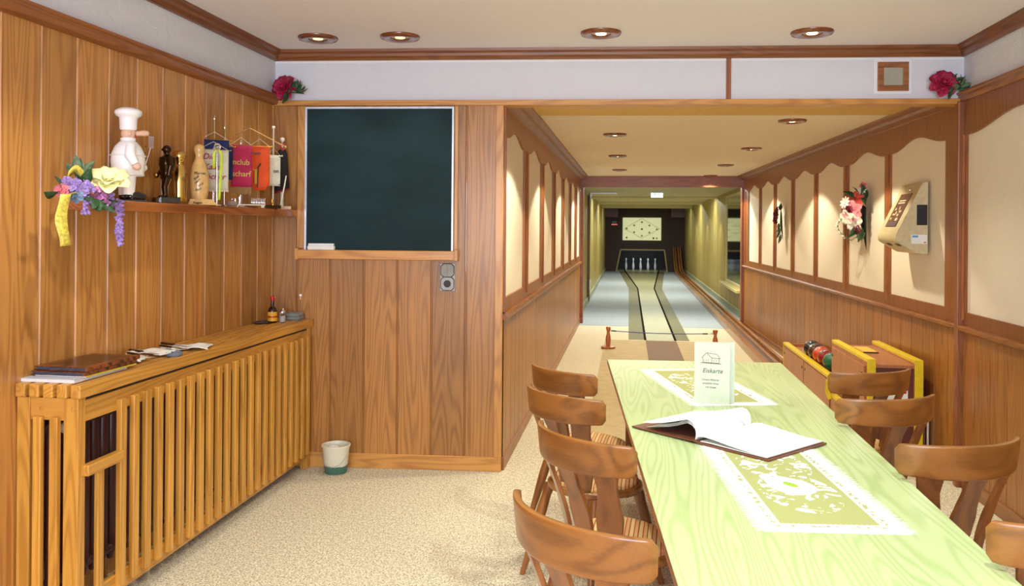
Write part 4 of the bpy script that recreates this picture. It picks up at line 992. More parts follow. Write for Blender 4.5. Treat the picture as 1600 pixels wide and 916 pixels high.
# vent grille
vg = thing('vent_grille', 'square wooden framed vent grille high on the white band', 'vent', T=EW @ TR(2.468, -.001, 2.570))
def ringbox(g, w_, h_, t_, d0, d1):
    g.box((-w_, -d1, -h_), (w_, -d0, -h_+t_)).box((-w_, -d1, h_-t_), (w_, -d0, h_)).box((-w_, -d1, -h_+t_), (-w_+t_, -d0, h_-t_)).box((w_-t_, -d1, -h_+t_), (w_, -d0, h_-t_)); return g
mk('white_margin', ringbox(G(), .114, .108, .02, 0, .002), M['white'], vg)
mk('frame', ringbox(G(), .095, .092, .036, .001, .016), M['oak_trimX'], vg, bevel=.003)
mk('dark_back', G().box((-.06, -.003, -.057), (.06, -.001, .057)), M['black'], vg)
g = G()
for i in range(-7, 8):
    g.box((-.06, -.008, i*.008-.0018), (.06, -.005, i*.008+.0018)); g.box((i*.0085-.0018, -.009, -.057), (i*.0085+.0018, -.006, .057))
mk('wicker_mesh', g, plain('wicker_grey', (196, 190, 172), .5), vg)
# ================================================================== SHELF
sh = thing('wall_shelf', 'long brown wooden trophy shelf on the left board wall', 'shelf', (0, 0, 0))
ZS = 1.702
mk('shelf_board', G().box((XL+.002, 3.20, ZS-.045), (-2.178, YL-.003, ZS)), wood('shelf_oak', (176, 104, 50), (112, 58, 24), 'Y', rough=.2, coat=.5), sh, bevel=.004)
# ---- flower helpers
def petal(g, T, L, W, curl=.4, cup=.25, mi=0, tip=.5):
    grid = []
    for i in range(6):
        v = i/5; ww = W*math.sin(PI*(.12+.80*v**.8))**tip
        grid.append([T @ Vector((u*ww, curl*L*v*v + cup*W*(u*u)*(-1), v*L)) for u in (-1, -.5, 0, .5, 1)])
    g.sheet([[tuple(p) for p in r] for r in grid], mi)
def leafm(g, T, L, W, mi=0, bend=.25):
    grid = []
    for i in range(7):
        v = i/6; ww = W*math.sin(PI*min(1, .03+.97*v**.85))
        grid.append([T @ Vector((u*ww, bend*L*v*v-.25*ww*abs(u), v*L)) for u in (-1, 0, 1)])
    g.sheet([[tuple(p) for p in r] for r in grid], mi)
def aim(p, d, roll=0):
    q = Vector(d).to_track_quat('Z', 'Y').to_matrix().to_4x4(); return TR(*p) @ q @ RZ(roll)
def rose_g(c, d, r, layers=5, rnd=random.Random(1)):
    g = G(); B = aim(c, d)
    for k in range(layers):
        n = 3+k; q = k/(layers-1); tilt = .15+1.05*q
        for i in range(n):
            a = 2*PI*i/n+k*.7+rnd.random()*.2
            petal(g, B @ RZ(a) @ TR(0, r*.05+r*.12*q, -r*.2*q) @ Matrix.Rotation(-tilt, 4, 'X'), r*(.62+.45*q), r*(.36+.26*q), .25+.15*q, .5)
    g.ball(tuple(B @ Vector((0, 0, r*.25))), r*.22, 8)
    return g
def fl(name, g, mat, parent): return mk(name, g, mat, parent, smooth=70, solid=.0012)
def leaves(parent, pts, mat, L, W, name='leaf'):
    for p, d in pts:
        g = G(); leafm(g, aim(p, d, random.random()*3), L*(.8+.4*random.random()), W); fl(name, g, mat, parent)
# ---- corner roses
def corner_rose(T, mirror, label):
    t = thing('artificial_rose', label, 'artificial flower', T=T, group='silk roses on the wall cap')
    s = -1 if mirror else 1
    fl('rose_head', rose_g((0, -.03, .045), (-.15, -1, .25), .068, rnd=random.Random(3+s)), M['rose'], t)
    mk('stem', G().tube([(0, -.02, .04), (.05, -.02, .012), (.13, -.015, .006)], .004, 6), M['leaf'], t, smooth=60)
    leaves(t, [((.04, -.03, .04), (.3, -.2, 1)), ((.05, -.03, .035), (.8, -.2, .8)), ((.07, -.03, .02), (1, -.3, .5)), ((.08, -.02, .012), (1, -.1, .06))], M['leaf'], .085, .024)
    leaves(t, [((.08, -.03, .025), (.9, -.3, .9)), ((.10, -.03, .02), (1, -.4, .3)), ((.03, -.05, .02), (.6, -.6, -.1)), ((.09, -.03, .03), (.3, -.3, 1))], M['leaf2'], .075, .020)
    leaves(t, [((.015, -.055, .02), (.25, -.25, -1)), ((.03, -.05, .01), (-.1, -.35, -1))], M['leaf'], .085, .022)
    return t
corner_rose(EW @ TR(L_L+.085, -.048, 2.462), False, 'magenta silk rose with leaves on the cap in the left room corner')
corner_rose(EW @ TR(L_R-.155, -.05, 2.470), True, 'crimson silk rose with leaves at the right end of the white band')
# ---- wall bouquets on the corridor wall
def WR(y, z, off=0): return frame((xr(y)-off, y, z), (XE-XR, YE-YR, 0), (1, 0, 0)) if False else Matrix(((0, 1, 0, xr(y)-off), (-1, 0, 0, y), (0, 0, 1, z), (0, 0, 0, 1)))
t = thing('wall_bouquet', 'large silk bouquet with coral and white blooms hanging on the right corridor wall', 'bouquet', T=WR(7.45, 1.43, .018))
g = G(); 
for x, L in ((-.05, .0), (.0, .0), (.05, .0)): pass
g.add([(0, -.01, 0), (-.10, -.03, .36), (-.03, -.05, .40), (.07, -.03, .36), (.03, -.06, .2)], [(0, 4, 2, 1), (0, 3, 2, 4)]); fl('pointed_backing_leaf', g, M['leaf_d'], t)
leaves(t, [((-.03, -.03, .42), (-.6, -.1, 1)), ((.0, -.03, .42), (-.1, -.1, 1)), ((.03, -.03, .42), (.5, -.2, 1)), ((.05, -.03, .38), (1, -.3, .4)), ((-.06, -.04, .38), (-1, -.3, .4)), ((-.04, -.04, .3), (-1, -.3, -.3))], M['leaf'], .14, .034)
leaves(t, [((-.03, -.03, .26), (-.5, -.2, -1)), ((-.01, -.03, .24), (-.15, -.2, -1)), ((.0, -.03, .22), (.2, -.1, -1))], M['leaf2'], .16, .018)
for (x, y, z), d, r in (((.03, -.10, .41), (.8, -.8, .3), .085), ((.05, -.13, .33), (.9, -.7, .0), .09), ((-.03, -.15, .37), (.3, -1, .2), .07)):
    g = G(); B = aim((x, y, z), d)
    for i in range(6): petal(g, B @ RZ(i*PI/3) @ Matrix.Rotation(-1.05, 4, 'X'), r, r*.42, .3, .3)
    fl('coral_bloom', g, M['coral'] if z > .34 else M['pinkp'], t)
for (x, y, z), d, r in (((.05, -.12, .24), (.9, -.8, -.5), .085), ((.03, -.17, .28), (.7, -1, -.4), .07), ((.02, -.185, .40), (.6, -1, .3), .055), ((.04, -.06, .50), (.8, -.5, .5), .04)):
    g = G(); B = aim((x, y, z), d); n = 9 if r < .06 else 5
    for i in range(n): petal(g, B @ RZ(i*2*PI/n) @ Matrix.Rotation(-1.15, 4, 'X'), r, r*(.22 if n == 9 else .45), .2, .2)
    fl('white_bloom', g, M['whitep'], t)
for (x, y, z), r in (((.03, -.18, .34), .045), ((.05, -.10, .18), .04), ((.03, -.05, .54), .03)):
    fl('maroon_bloom', rose_g((x, y, z), (.6, -1, 0), r, 4), M['maroon'] if z < .4 else M['pinkp'], t)
leaves(t, [((.02, -.06, .44), (.3, -.5, 1)), ((.02, -.04, .40), (.6, -.2, 1)), ((.02, -.10, .44), (.4, -1, .7)), ((.03, -.10, .20), (.5, -.6, -1)), ((.03, -.06, .20), (.5, -.2, -1))], M['leaf'], .12, .03)
arcp = [(-.02, -.17-.07*math.sin(PI*i/12), .30-.20*i/12) for i in range(13)]+[(-.01, -.13, .08), (.0, -.09, .11), (.0, -.06, .17)]
mk('trailing_vine', G().tube(arcp, .004, 5), M['leaf2'], t, smooth=60)
g = G()
for i, p in enumerate(arcp[1:13:1]): g.ball((p[0]+.012*(-1)**i, p[1]-.01, p[2]), .009, 6)
mk('white_buds', g, M['whitep'], t)['kind'] = 'stuff'
t = thing('wall_bouquet', 'small dark red silk bouquet hanging farther along the right corridor wall', 'bouquet', T=WR(10.85, 1.46, .018))
g = G(); g.add([(0, -.01, 0), (-.06, -.03, .3), (0, -.04, .47), (.05, -.03, .3), (.02, -.05, .2)], [(0, 4, 2, 1), (0, 3, 2, 4)]); fl('pointed_backing_leaf', g, M['leaf_d'], t)
for p, r in (((-.06, -.08, .33), .065), ((-.02, -.09, .27), .06), ((.01, -.08, .36), .05)): fl('maroon_bloom', rose_g(p, (-.3, -1, 0), r, 4), M['maroon'], t)
fl('pink_bud', rose_g((-.10, -.08, .37), (-.5, -1, .3), .03, 3), M['pinkp'], t); fl('pink_bud', rose_g((-.07, -.10, .24), (-.5, -1, -.3), .035, 3), M['pinkp'], t)
leaves(t, [((-.03, -.05, .22), (-.4, -.2, -1)), ((.0, -.05, .20), (-.1, -.2, -1)), ((.02, -.05, .16), (.2, -.2, -1)), ((-.02, -.05, .13), (-.3, -.2, -1)), ((.02, -.04, .08), (.0, -.1, -1))], M['leaf2'], .12, .022)
leaves(t, [((.02, -.04, .38), (.3, -.1, 1)), ((-.04, -.04, .38), (-.6, -.1, 1))], M['leaf_d'], .09, .02)
# ---- wall mounted coin machine
cmn = thing('wall_machine', 'beige wedge-shaped machine with dark display on the right corridor wall', 'machine', T=WR(6.10, 0, .019))
prof = [(0, 1.433), (.075, 1.441), (.195, 1.512), (.208, 1.525), (.214, 1.548), (.208, 1.575), (.040, 1.925), (.028, 1.934), (0, 1.936)]
g = G(); vs_ = [(0-0, -a, z) for a, z in prof]+[(-.43, -a, z) for a, z in prof]; n = len(prof)
g.add(vs_, [tuple(reversed(range(n))), tuple(range(n, 2*n))]+[(i, (i+1) % n, (i+1) % n+n, i+n) for i in range(n)])
mk('casing', g, M['beige'], cmn, smooth=35, bevel=.004)
A = Vector((-.0, -.208, 1.575)); Bv = Vector((0, -.040, 1.925)); up = (Bv-A).normalized(); Hs = (Bv-A).length
TS = frame(A+Vector((-.43, 0, 0)), (1, 0, 0), up)    # x along the machine (towards viewer), y up the slope, z out
g = G().box((.10, .055, .000), (.335, .315, .004), T=TS); mk('display_frame', g, plain('display_brown', (96, 58, 44), .25, coat=.4), cmn)
g = G().box((.105, .060, .004), (.33, .09, .0055), T=TS); mk('display_strip', g, plain('display_violet', (96, 78, 96), .3), cmn)
dk = plain('display_print', (206, 186, 156), .5, vary=0)
g = G(); rr_ = random.Random(5)
for (x, y, w_, h_) in ((.15, .255, .13, .010), (.14, .237, .14, .010), (.14, .185, .03, .018), (.22, .19, .02, .022), (.25, .165, .04, .018), (.14, .145, .06, .012), (.24, .135, .03, .02), (.13, .11, .03, .016), (.25, .10, .045, .022), (.19, .155, .02, .02)):
    g.box((x, y, .004), (x+w_, y+h_, .0056), T=TS)
mk('printed_fields', g, dk, cmn)
mk('lock', G().lathe([(.010, 0), (.009, .004), (0, .004)], 16, T=TS @ TR(.23, .345, 0)), M['chrome'], cmn, smooth=40)
mk('side_grille', G().box((0, -.075, 1.636), (.004, -.006, 1.777)), M['black'], cmn, bevel=.002)
mk('side_sticker', G().box((0, -.110, 1.508), (.0012, -.006, 1.570)), M['paper'], cmn)
mk('blue_print', G().box((.0012, -.104, 1.550), (.0018, -.065, 1.565)), plain('sticker_blue', (90, 160, 215), .5, vary=0), cmn)
mk('red_print', G().box((.0012, -.028, 1.513), (.0018, -.012, 1.520)), M['red'], cmn)
g = G(); 
for (x, y) in ((.005, .10),): pass
slot_T = frame((-.43, -.195, 1.512), (1, 0, 0), (0, .12, -.071))
for x in (.12, .32): mk('coin_tray', G().box((x, .012, -.012), (x+.075, .040, .004), T=slot_T @ Matrix.Scale(-1, 4, (0, 0, 1))), M['black'], cmn)
# ---- cabinets by the right wall
lam = M['brown_lam']
cb = thing('control_cabinet', 'brown cabinet with thick yellow-edged side panels by the right wall', 'cabinet', (0, 0, 0))
for x0 in (1.622, 1.930):
    mk('side_panel', G().box((x0+.002, 6.012, 0), (x0+.053, 7.02, .703)), lam, cb)
    mk('yellow_edging', G().box((x0, 6.0, 0), (x0+.055, 6.013, .715)).box((x0, 6.013, .690), (x0+.055, 7.02, .715)), M['yellow'], cb, bevel=.003)
mk('cabinet_top', G().box((1.675, 6.02, .655), (1.932, 7.02, .675)), M['brown_lam'], cb)
mk('end_panel', G().box((1.675, 6.035, .02), (1.932, 6.055, .655)), M['brown_dark'], cb)
mk('cabinet_door', G().box((1.612, 6.05, .05), (1.6235, 6.98, .66)), lam, cb, bevel=.002)
for y in (6.95, 6.1):
    for z in (.60, .35, .10): mk('hinge_screw', G().lathe([(.012, 0), (.010, .004), (0, .004)], 10, T=TR(1.612, y, z) @ Matrix.Rotation(-PI/2, 4, 'Y')), M['black'], cb)
stk = tag(mk('paper_notice', G().box((0, -.0015, 0), (.16, 0, .22)), M['paper']), 'white paper notice taped to the cabinet end behind chair backs', 'notice'); stk.location = (1.735, 6.034, .38)
mk('blue_heading', G().box((.008, -.002, .18), (.06, -.0015, .212)), bpy.data.materials['sticker_blue'], stk)
mk('red_mark', G().box((.12, -.002, .10), (.15, -.0015, .13)), M['red'], stk)
nb = thing('note_pad', 'small yellow pad lying on the top of the brown cabinet', 'pad', (1.80, 6.72, .6755), .0)
mk('pad_block', G().box((-.05, -.14, 0), (.05, .14, .010)), plain('pad_yellow', (226, 186, 84), .5), nb, bevel=.002); mk('dark_backing', G().box((-.055, -.15, -.0), (.055, -.14, .008)), M['black'], nb)
tf = thing('ball_trough', 'low brown ball trough cabinet with yellow rim beside the right wall', 'ball trough', (0, 0, 0))
mk('front_panel', G().box((1.624, 7.03, .02), (1.655, 9.10, .388)), lam, tf)
mk('yellow_edging', G().box((1.612, 7.03, .385), (1.668, 9.112, .412)).box((1.612, 9.10, 0), (1.668, 9.112, .385)), M['yellow'], tf, bevel=.003)
mk('yellow_stop_bracket', G().box((1.56, 6.50, .30), (1.612, 6.56, .335)).tube([(1.56, 6.78, .28), (1.545, 6.80, .34), (1.545, 6.78, .42), (1.56, 6.70, .46), (1.60, 6.66, .45)], .022, 10).box((1.56, 6.50, .30), (1.60, 6.80, .325)), M['yellow'], cb, smooth=40)
for y0_, y1_ in ((7.06, 8.05), (8.08, 9.07)):
    dr = mk('trough_door', G().box((1.612, y0_, .04), (1.625, y1_, .372)), lam, tf, bevel=.002)
    for y in (y0_+.05, y1_-.05):
        for z in (.31, .10): mk('door_screw', G().lathe([(.014, 0), (.012, .004), (0, .004)], 10, T=TR(1.612, y, z) @ Matrix.Rotation(-PI/2, 4, 'Y')), M['black'], dr)
mk('back_panel', G().box((1.93, 7.03, 0), (1.95, 9.10, .42)), plain('cream_board', (206, 172, 110), .5), tf)
mk('end_panel', G().box((1.655, 9.06, 0), (1.93, 9.10, .40)), lam, tf)
mk('trough_floor', G().box((1.655, 7.03, .34), (1.93, 9.06, .371)), lam, tf)
BC = [((22, 66, 50), 'dark green ball, nearest in the trough beside the cabinet', (20, 104, 74)), ((0, 0, 0), 'deep red ball second from the cabinet in the trough', (140, 18, 24)), ((0, 0, 0), 'orange-red ball in the middle of the trough row', (214, 62, 26)), ((0, 0, 0), 'brown ball second from the far end of the trough row', (84, 36, 24)), ((0, 0, 0), 'black ball at the far end of the trough row', (22, 22, 34))]
b0 = mk('skittle_ball', G().ball((0, 0, 0), .080, 32), plain('ball_green', BC[0][2], .1, coat=.6, vary=.2, vs_=12), smooth=80)
for i, (_, lb, col) in enumerate(BC):
    if i == 0: o = b0
    else:
        o = mk('skittle_ball', G().ball((0, 0, 0), .080, 32), plain('ball_%d' % i, col, .1, coat=.6, vary=.2, vs_=12), smooth=80)
    o.location = (1.752-.005*i, 7.56+.178*i, .4525+.003*i); tag(o, lb, 'ball', 'skittle balls in the trough')
pb = thing('calendar_board', 'red and cream printed board leaning at the right wall behind the cabinet', 'board', (2.040, 6.10, 0))
mk('board', G().box((-.012, -.04, 0), (0, .30, .43)), M['red'], pb); mk('cream_field', G().box((-.0135, -.0, .01), (-.012, .28, .32)), plain('cream_print', (222, 200, 150), .6), pb)
g = G()
for i in range(9): g.box((-.0145, .01, .03+.032*i), (-.0135, .26, .034+.032*i))
mk('print_lines', g, plain('print_brown', (120, 90, 60), .6), pb); mk('white_edge', G().box((-.013, -.043, 0), (.0, -.04, .43)), M['whitep'], pb)
# ---- rope barrier
def rpost(x, y, lb):
    t = thing('barrier_post', lb, 'post', (x, y, .0065), 0, 'turned wooden posts of the cord barrier')
    pw = bpy.data.materials.get('post_wood') or wood('post_wood', (186, 108, 62), (130, 66, 34), 'Z')
    mk('base_disc', G().lathe([(0, 0), (.092, 0), (.096, .006), (.094, .024), (.03, .030), (0, .030)], 28), pw, t, smooth=40)
    mk('turned_post', G().lathe([(0, .028), (.026, .028), (.031, .06), (.035, .12), (.030, .165), (.020, .20), (.019, .215), (.026, .24), (.032, .262), (.032, .278), (.026, .284), (0, .286)], 24), pw, t, smooth=50)
    mk('eye_hook', G().tube([(.0, .0, 0)]*0 or [(.033+.010*math.cos(a), 0, .235+.010*math.sin(a)) for a in [2*PI*i/12 for i in range(12)]], .0025, 6, closed=True), M['black'], t, smooth=60)
    return t
rpost(-.268, 11.12, 'turned wooden barrier post on round base, left end of blue cord'); pr_ = rpost(1.108, 11.05, 'turned wooden barrier post at the right end of blue cord')
pr_.rotation_euler = (0, 0, PI)
cd2 = thing('rope_barrier', 'thin blue cord hanging between the two turned wooden posts', 'cord', (0, 0, 0))
pts = []
for i in range(21):
    u = i/20; pts.append((-.228+u*1.24, 11.12-.07*u, .238-.016*math.sin(PI*u)-.0*u))
mk('cord', G().tube(pts, .0055, 8), plain('cord_blue', (40, 48, 140), .5), cd2, smooth=60)
mk('end_sleeve', G().tube([pts[0], pts[1]], .009, 8), M['black'], cd2); mk('end_sleeve', G().tube([pts[-2], pts[-1]], .009, 8), M['black'], cd2)
mk('snap_hook', G().tube([(1.012, 11.05, .238), (1.03, 11.05, .246), (1.06, 11.05, .243), (1.068, 11.05, .238), (1.06, 11.05, .232), (1.03, 11.05, .231)], .003, 6, closed=True), M['chrome'], cd2, smooth=60)
# ---- small fittings
def fit(name, lb, cat, g, mat, loc): o = mk(name, g, mat); o.location = loc; return tag(o, lb, cat)
o = thing('wall_hook', 'tiny pale hook on the blackboard wall above the ashtrays', 'hook', T=EW @ TR(-1.34, -.002, 1.138))
mk('hook_plate', G().box((-.008, -.004, -.008), (.008, 0, .006)), M['china'], o); mk('hook_pin', G().tube([(0, -.002, -.004), (.002, -.010, -.03)], .0025, 6), M['china'], o)
# ================================================================== ITEMS ON THE SHELF
z = ZS+.0006
DX = Vector((.75, .66, 0)).normalized(); ANG = math.atan2(DX.y, DX.x)   # things face the room a little towards the viewer
# chef figurine
ch = thing('chef_figurine', 'white china chef figurine with tall hat, long nose and spatula on the shelf', 'figurine', (-2.262, 3.515, z), math.radians(50))
wm = M['china']
for s in (-1, 1):
    mk('shoe', G().ball((.022, s*.030, .022), (.052, .028, .024), 18).box((-.026, s*.030-.022, 0), (.07, s*.030+.022, .008)), M['shoe'], ch, smooth=60)
    mk('trouser_leg', G().lathe([(0, .03), (.026, .03), (.028, .06), (.032, .12), (0, .125)], 16, T=TR(-.005, s*.027, 0)), wm, ch, smooth=60)
mk('jacket', G().lathe([(0, .115), (.058, .115), (.061, .12), (.063, .15), (.066, .185), (.062, .22), (.050, .250), (.036, .268), (.024, .278), (0, .280)], 28, T=Matrix.Scale(1.12, 4, (1, 0, 0))), wm, ch, smooth=60)
mk('apron_hem', G().lathe([(.0605, .117), (.064, .119), (.0605, .124)], 28, T=Matrix.Scale(1.13, 4, (1, 0, 0))), wm, ch, smooth=60); mk('jacket_seam', G().lathe([(.0675, .205), (.0695, .208), (.0675, .211)], 28, T=Matrix.Scale(1.13, 4, (1, 0, 0))), wm, ch, smooth=60)
mk('collar', G().lathe([(.024, .274), (.033, .276), (.033, .288), (.022, .290)], 20), wm, ch, smooth=60)
mk('head', G().ball((0, 0, .309), (.032, .032, .034), 20).ball((-.004, -.032, .306), (.008, .005, .012), 10).ball((-.004, .032, .306), (.008, .005, .012), 10), M['skin'], ch, smooth=60)
mk('nose', G().tube([(.024, 0, .312), (.045, 0, .313), (.072, 0, .316), (.086, 0, .317), (.092, 0, .317)], [.012, .012, .014, .012, .005], 12), M['skin'], ch, smooth=60)
mk('eye', G().ball((.029, -.012, .325), .003, 8), M['black'], ch); mk('eye', G().ball((.029, .012, .325), .003, 8), M['black'], ch)
mk('mouth', G().tube([(.022, -.025, .302), (.029, -.018, .294), (.031, -.009, .291)], .0016, 5), M['red'], ch)
hp = [(0, .324), (.034, .324), (.037, .334), (.037, .352), (.038, .372), (.040, .382), (.052, .388), (.059, .400), (.057, .412), (.044, .420), (.030, .426), (0, .428)]
mk('chef_hat', G().lathe(hp, 28), wm, ch, smooth=60)
mk('arm', G().tube([(-.005, -.052, .248), (-.016, -.076, .205), (.004, -.080, .168)], [.022, .024, .018], 14), wm, ch, smooth=60)
mk('hand', G().ball((.012, -.080, .156), (.020, .015, .018), 12), M['skin'], ch, smooth=60)
mk('arm', G().tube([(.015, .052, .245), (.045, .064, .20), (.070, .045, .165)], [.021, .021, .015], 14), wm, ch, smooth=60)
mk('hand', G().ball((.080, .038, .160), (.018, .014, .018), 12), M['china'], ch, smooth=60)
g = G(); g.tube([(.082, .038, .150), (.112, .038, .255)], .002, 6); g.prism([(-.012, 0), (.012, 0), (.013, .055), (-.013, .058)], -.001, .001, T=TR(.113, .038, .252) @ Matrix.Rotation(PI/2, 4, 'X'))
mk('spatula', g, M['chrome'], ch)
for k in range(3): mk('button', G().ball((.074-.008*k*.3, -.010, .255-.03*k), .003, 8), M['black'], ch)
# bouquet at the left end of the shelf
bq = thing('shelf_bouquet', 'lilac and yellow silk flower spray with ribbon at the left shelf end', 'bouquet', (-2.215, 3.075, z), 0)
def near(dy, dz, dx=.03): return (dx, dy, dz)
VD = (.55, -.8, .25)
rn = random.Random(4)
g = G(); B = aim(near(.155, .075, .05), (.35, -.55, .75))
for k, (n, r, tl) in enumerate(((6, .085, 1.25), (5, .065, .85), (4, .045, .4))):
    for i in range(n): petal(g, B @ RZ(i*2*PI/n+k*.5) @ Matrix.Rotation(-tl, 4, 'X'), r, r*.48, .25, .35)
fl('yellow_rose', g, M['yellowp'], bq)
fl('pink_rosebud', rose_g(near(-.115, .025, .03), (.3, -1, .3), .024, 4), M['pinkp'], bq)
def cluster(name, cs, mat, r, n, spread):
    g = G()
    for c in cs:
        for i in range(n):
            p = Vector(c)+Vector((rn.uniform(-1, 1), rn.uniform(-1, 1), rn.uniform(-1, 1)))*spread
            B = aim(p, Vector(VD)+Vector((rn.uniform(-.7, .7), rn.uniform(-.7, .7), rn.uniform(-.7, .7))))
            for k in range(4): petal(g, B @ RZ(k*PI/2) @ Matrix.Rotation(-1.2, 4, 'X'), r, r*.5, .2, .2)
    fl(name, g, mat, bq)
cluster('lilac_cluster', [near(.01, .03), near(.03, .055)], M['lilac'], .024, 7, .024)
cluster('lilac_cluster', [near(-.045, .055)], M['lilac'], .018, 8, .022)
cluster('mauve_cluster', [near(.085, .02), near(.12, .0, .045)], M['mauve'], .017, 7, .022)
cluster('lilac_cluster', [near(.165, .0, .05)], M['lilac'], .022, 6, .022)
def trail(y0_, z0_, z1_, x, w_):
    g = G(); n = int((z0_-z1_)/.017)
    for i in range(n):
        zz_ = z0_+(z1_-z0_)*i/n
        for s in (-1, 0, 1):
            B = aim((x+rn.uniform(-.004, .008), y0_+s*w_*(1-.5*i/n), zz_), (.7, -.6+s*.4, -.3+rn.uniform(-.3, .3)))
            for k in range(3): petal(g, B @ RZ(k*PI*.66+rn.random()) @ Matrix.Rotation(-1.0, 4, 'X'), .013, .006, .3, .3)
    fl('trailing_wisteria', g, M['lilac'], bq); mk('wisteria_stem', G().tube([(x-.005, y0_, z0_), (x-.004, y0_, z1_)], .002, 5), M['leaf2'], bq)
trail(.225, -.005, -.205, .052, .016); trail(.005, .0, -.075, .048, .014)
fl('blue_thistle', rose_g(near(-.045, .005, .045), (.4, -1, .2), .022, 4), plain('thistle_blue', (120, 146, 176), .7), bq)
leaves(bq, [(near(.06, .09, -.02), (.1, .3, 1)), (near(.04, .10, -.02), (.0, -.9, .5)), (near(.08, .10, -.02), (.1, .8, .8)), (near(.05, .11, -.02), (.1, -.3, 1))], M['leaf2'], .07, .018)
leaves(bq, [(near(.06, .05, 0), (.3, .2, 1)), (near(.04, .05, 0), (.3, -.6, .9)), (near(.08, .0, .045), (.5, -.2, -1)), (near(.10, .0, .045), (.5, .5, -.8)), (near(.06, .0, .045), (.5, -.6, -.6)), (near(.12, .0, .045), (.5, .8, -.3)), (near(-.13, .01, .02), (.2, -1, -.1)), (near(-.10, .03, .02), (.2, -.5, .8)), (near(.02, .02, .04), (.5, -.4, -.5))], M['leaf'], .07, .022)
grid = []
for i in range(18):
    u = i/17; yy = -.13-.03*math.sin(u*4)*.6-.015*u; zz_ = .010-.20*u if u > .0 else .01
    grid.append([(.055+.004*math.sin(9*u), yy-.022, zz_), (.058+.004*math.cos(8*u), yy+.0, zz_), (.070, yy+.022, zz_+.003)])
g = G(); g.sheet(grid); fl('ribbon_tail', g, M['ribbon'], bq)
grid = [[(.045+.01*math.sin(PI*u), -.12+.11*u, .012+.022*math.sin(PI*u)*1.0-.012), (.055, -.12+.11*u+.006, -.006+.022*math.sin(PI*u))] for u in [i/8 for i in range(9)]]
g = G(); g.sheet(grid); fl('ribbon_loop', g, plain('olive_ribbon', (150, 142, 96), .6), bq)
grid = [[(-.01, -.03+.10*u, .06+.04*math.sin(PI*u)), (.0, -.03+.10*u, .105+.03*math.sin(PI*u))] for u in [i/8 for i in range(9)]]
g = G(); g.sheet(grid); fl('ribbon_loop', g, M['ribbon'], bq)
# bronze bowler statuette
bm = thing('bowler_statuette', 'dark bronze standing sportsman statuette on black base, on the shelf', 'statuette', (-2.262, 3.835, z), math.radians(-45))
mk('base', G().box((-.075, -.05, 0), (.085, .045, .030)), M['shoe'], bm, bevel=.003)
mk('engraved_plate', G().box((.015, -.0515, .006), (.07, -.05, .024)), M['alu'], bm)
g = G()
g.tube([(-.014, 0, .03), (-.014, -.002, .08), (-.012, 0, .13)], [.010, .013, .017], 10); g.tube([(.016, -.008, .03), (.016, -.012, .08), (.010, 0, .13)], [.010, .013, .017], 10)
g.ball((-.014, -.010, .034), (.011, .020, .007), 10); g.ball((.016, -.018, .034), (.011, .020, .007), 10)
g.tube([(0, 0, .12), (0, 0, .15), (0, .002, .19), (0, .003, .222), (0, .003, .235)], [.025, .024, .033, .032, .012], 14)
g.tube([(-.032, .002, .218), (-.043, .0, .18), (-.036, -.018, .148), (-.028, -.026, .142)], [.012, .011, .009, .008], 10)
g.tube([(.032, .002, .218), (.046, .002, .18), (.045, -.004, .145), (.044, -.006, .13)], [.012, .011, .009, .009], 10)
g.tube([(0, .003, .23), (0, 0, .245)], [.011, .011], 10); g.ball((0, 0, .262), (.016, .018, .021), 14); g.ball((0, -.018, .260), (.004, .005, .005), 8)
g.v = [(x*1.3, y*1.2, .03+(zz_-.03)*1.02) for x, y, zz_ in g.v]; o = mk('figure', g, M['bronze'], bm); md = o.modifiers.new('remesh', 'REMESH'); md.mode = 'VOXEL'; md.voxel_size = .003; md.use_smooth_shade = True
mk('held_ball', G().ball((-.032, -.040, .140), .015, 12), M['brass'], bm, smooth=60)
# gold pin
PP = [(0, 0), (.030, 0), (.032, .004), (.030, .05), (.033, .12), (.030, .165), (.020, .20), (.0175, .213), (.024, .228), (.029, .248), (.026, .268), (.012, .279), (0, .281)]
PPs = [(r*1.18, zz_*.98) for r, zz_ in PP]
o = tag(mk('gold_pin_trophy', G().lathe(PPs, 24), M['gold'], smooth=50), 'polished gold skittle pin trophy behind the bronze statuette', 'trophy'); o.location = (-2.268, 3.962, z)
# wooden signed pin on plinth
wp = thing('wooden_pin_trophy', 'pale wooden skittle pin with signatures on a sloped plinth', 'trophy', (-2.235, 4.10, z), ANG-.1)
g = G(); g.add([(-.062, -.062, 0), (.090, -.062, 0), (.090, .050, 0), (-.062, .050, 0), (-.050, -.052, .030), (.056, -.052, .030), (.056, .048, .030), (-.050, .048, .030)], [(0, 3, 2, 1), (4, 5, 6, 7), (0, 1, 5, 4), (1, 2, 6, 5), (2, 3, 7, 6), (3, 0, 4, 7)])
mk('plinth', g, M['pinwood'], wp, bevel=.002)
mk('pin_body', G().lathe([(0, 0), (.040, 0), (.046, .03), (.050, .08), (.047, .13), (.035, .18), (.022, .212), (.0185, .228), (.024, .243), (.0275, .262), (.023, .280), (.010, .289), (0, .290)], 28, T=TR(0, 0, .030)), M['pinwood'], wp, smooth=50)
inkb = plain('burnt_ink', (70, 40, 30), .6, vary=0)
PF = Matrix(((1, 0, 0, 0), (0, 0, -1, 0), (0, 1, 0, 0), (0, 0, 0, 1)))
text('pin_lettering', 'Marvin', .020, wp, inkb, TR(-.030, -.0440, .158) @ PF, ext=.004)
text('plinth_lettering', 'Kegeln', .016, wp, inkb, TR(-.035, -.0610, .006) @ Matrix.Rotation(-.35, 4, 'X') @ PF, bold=.0004)
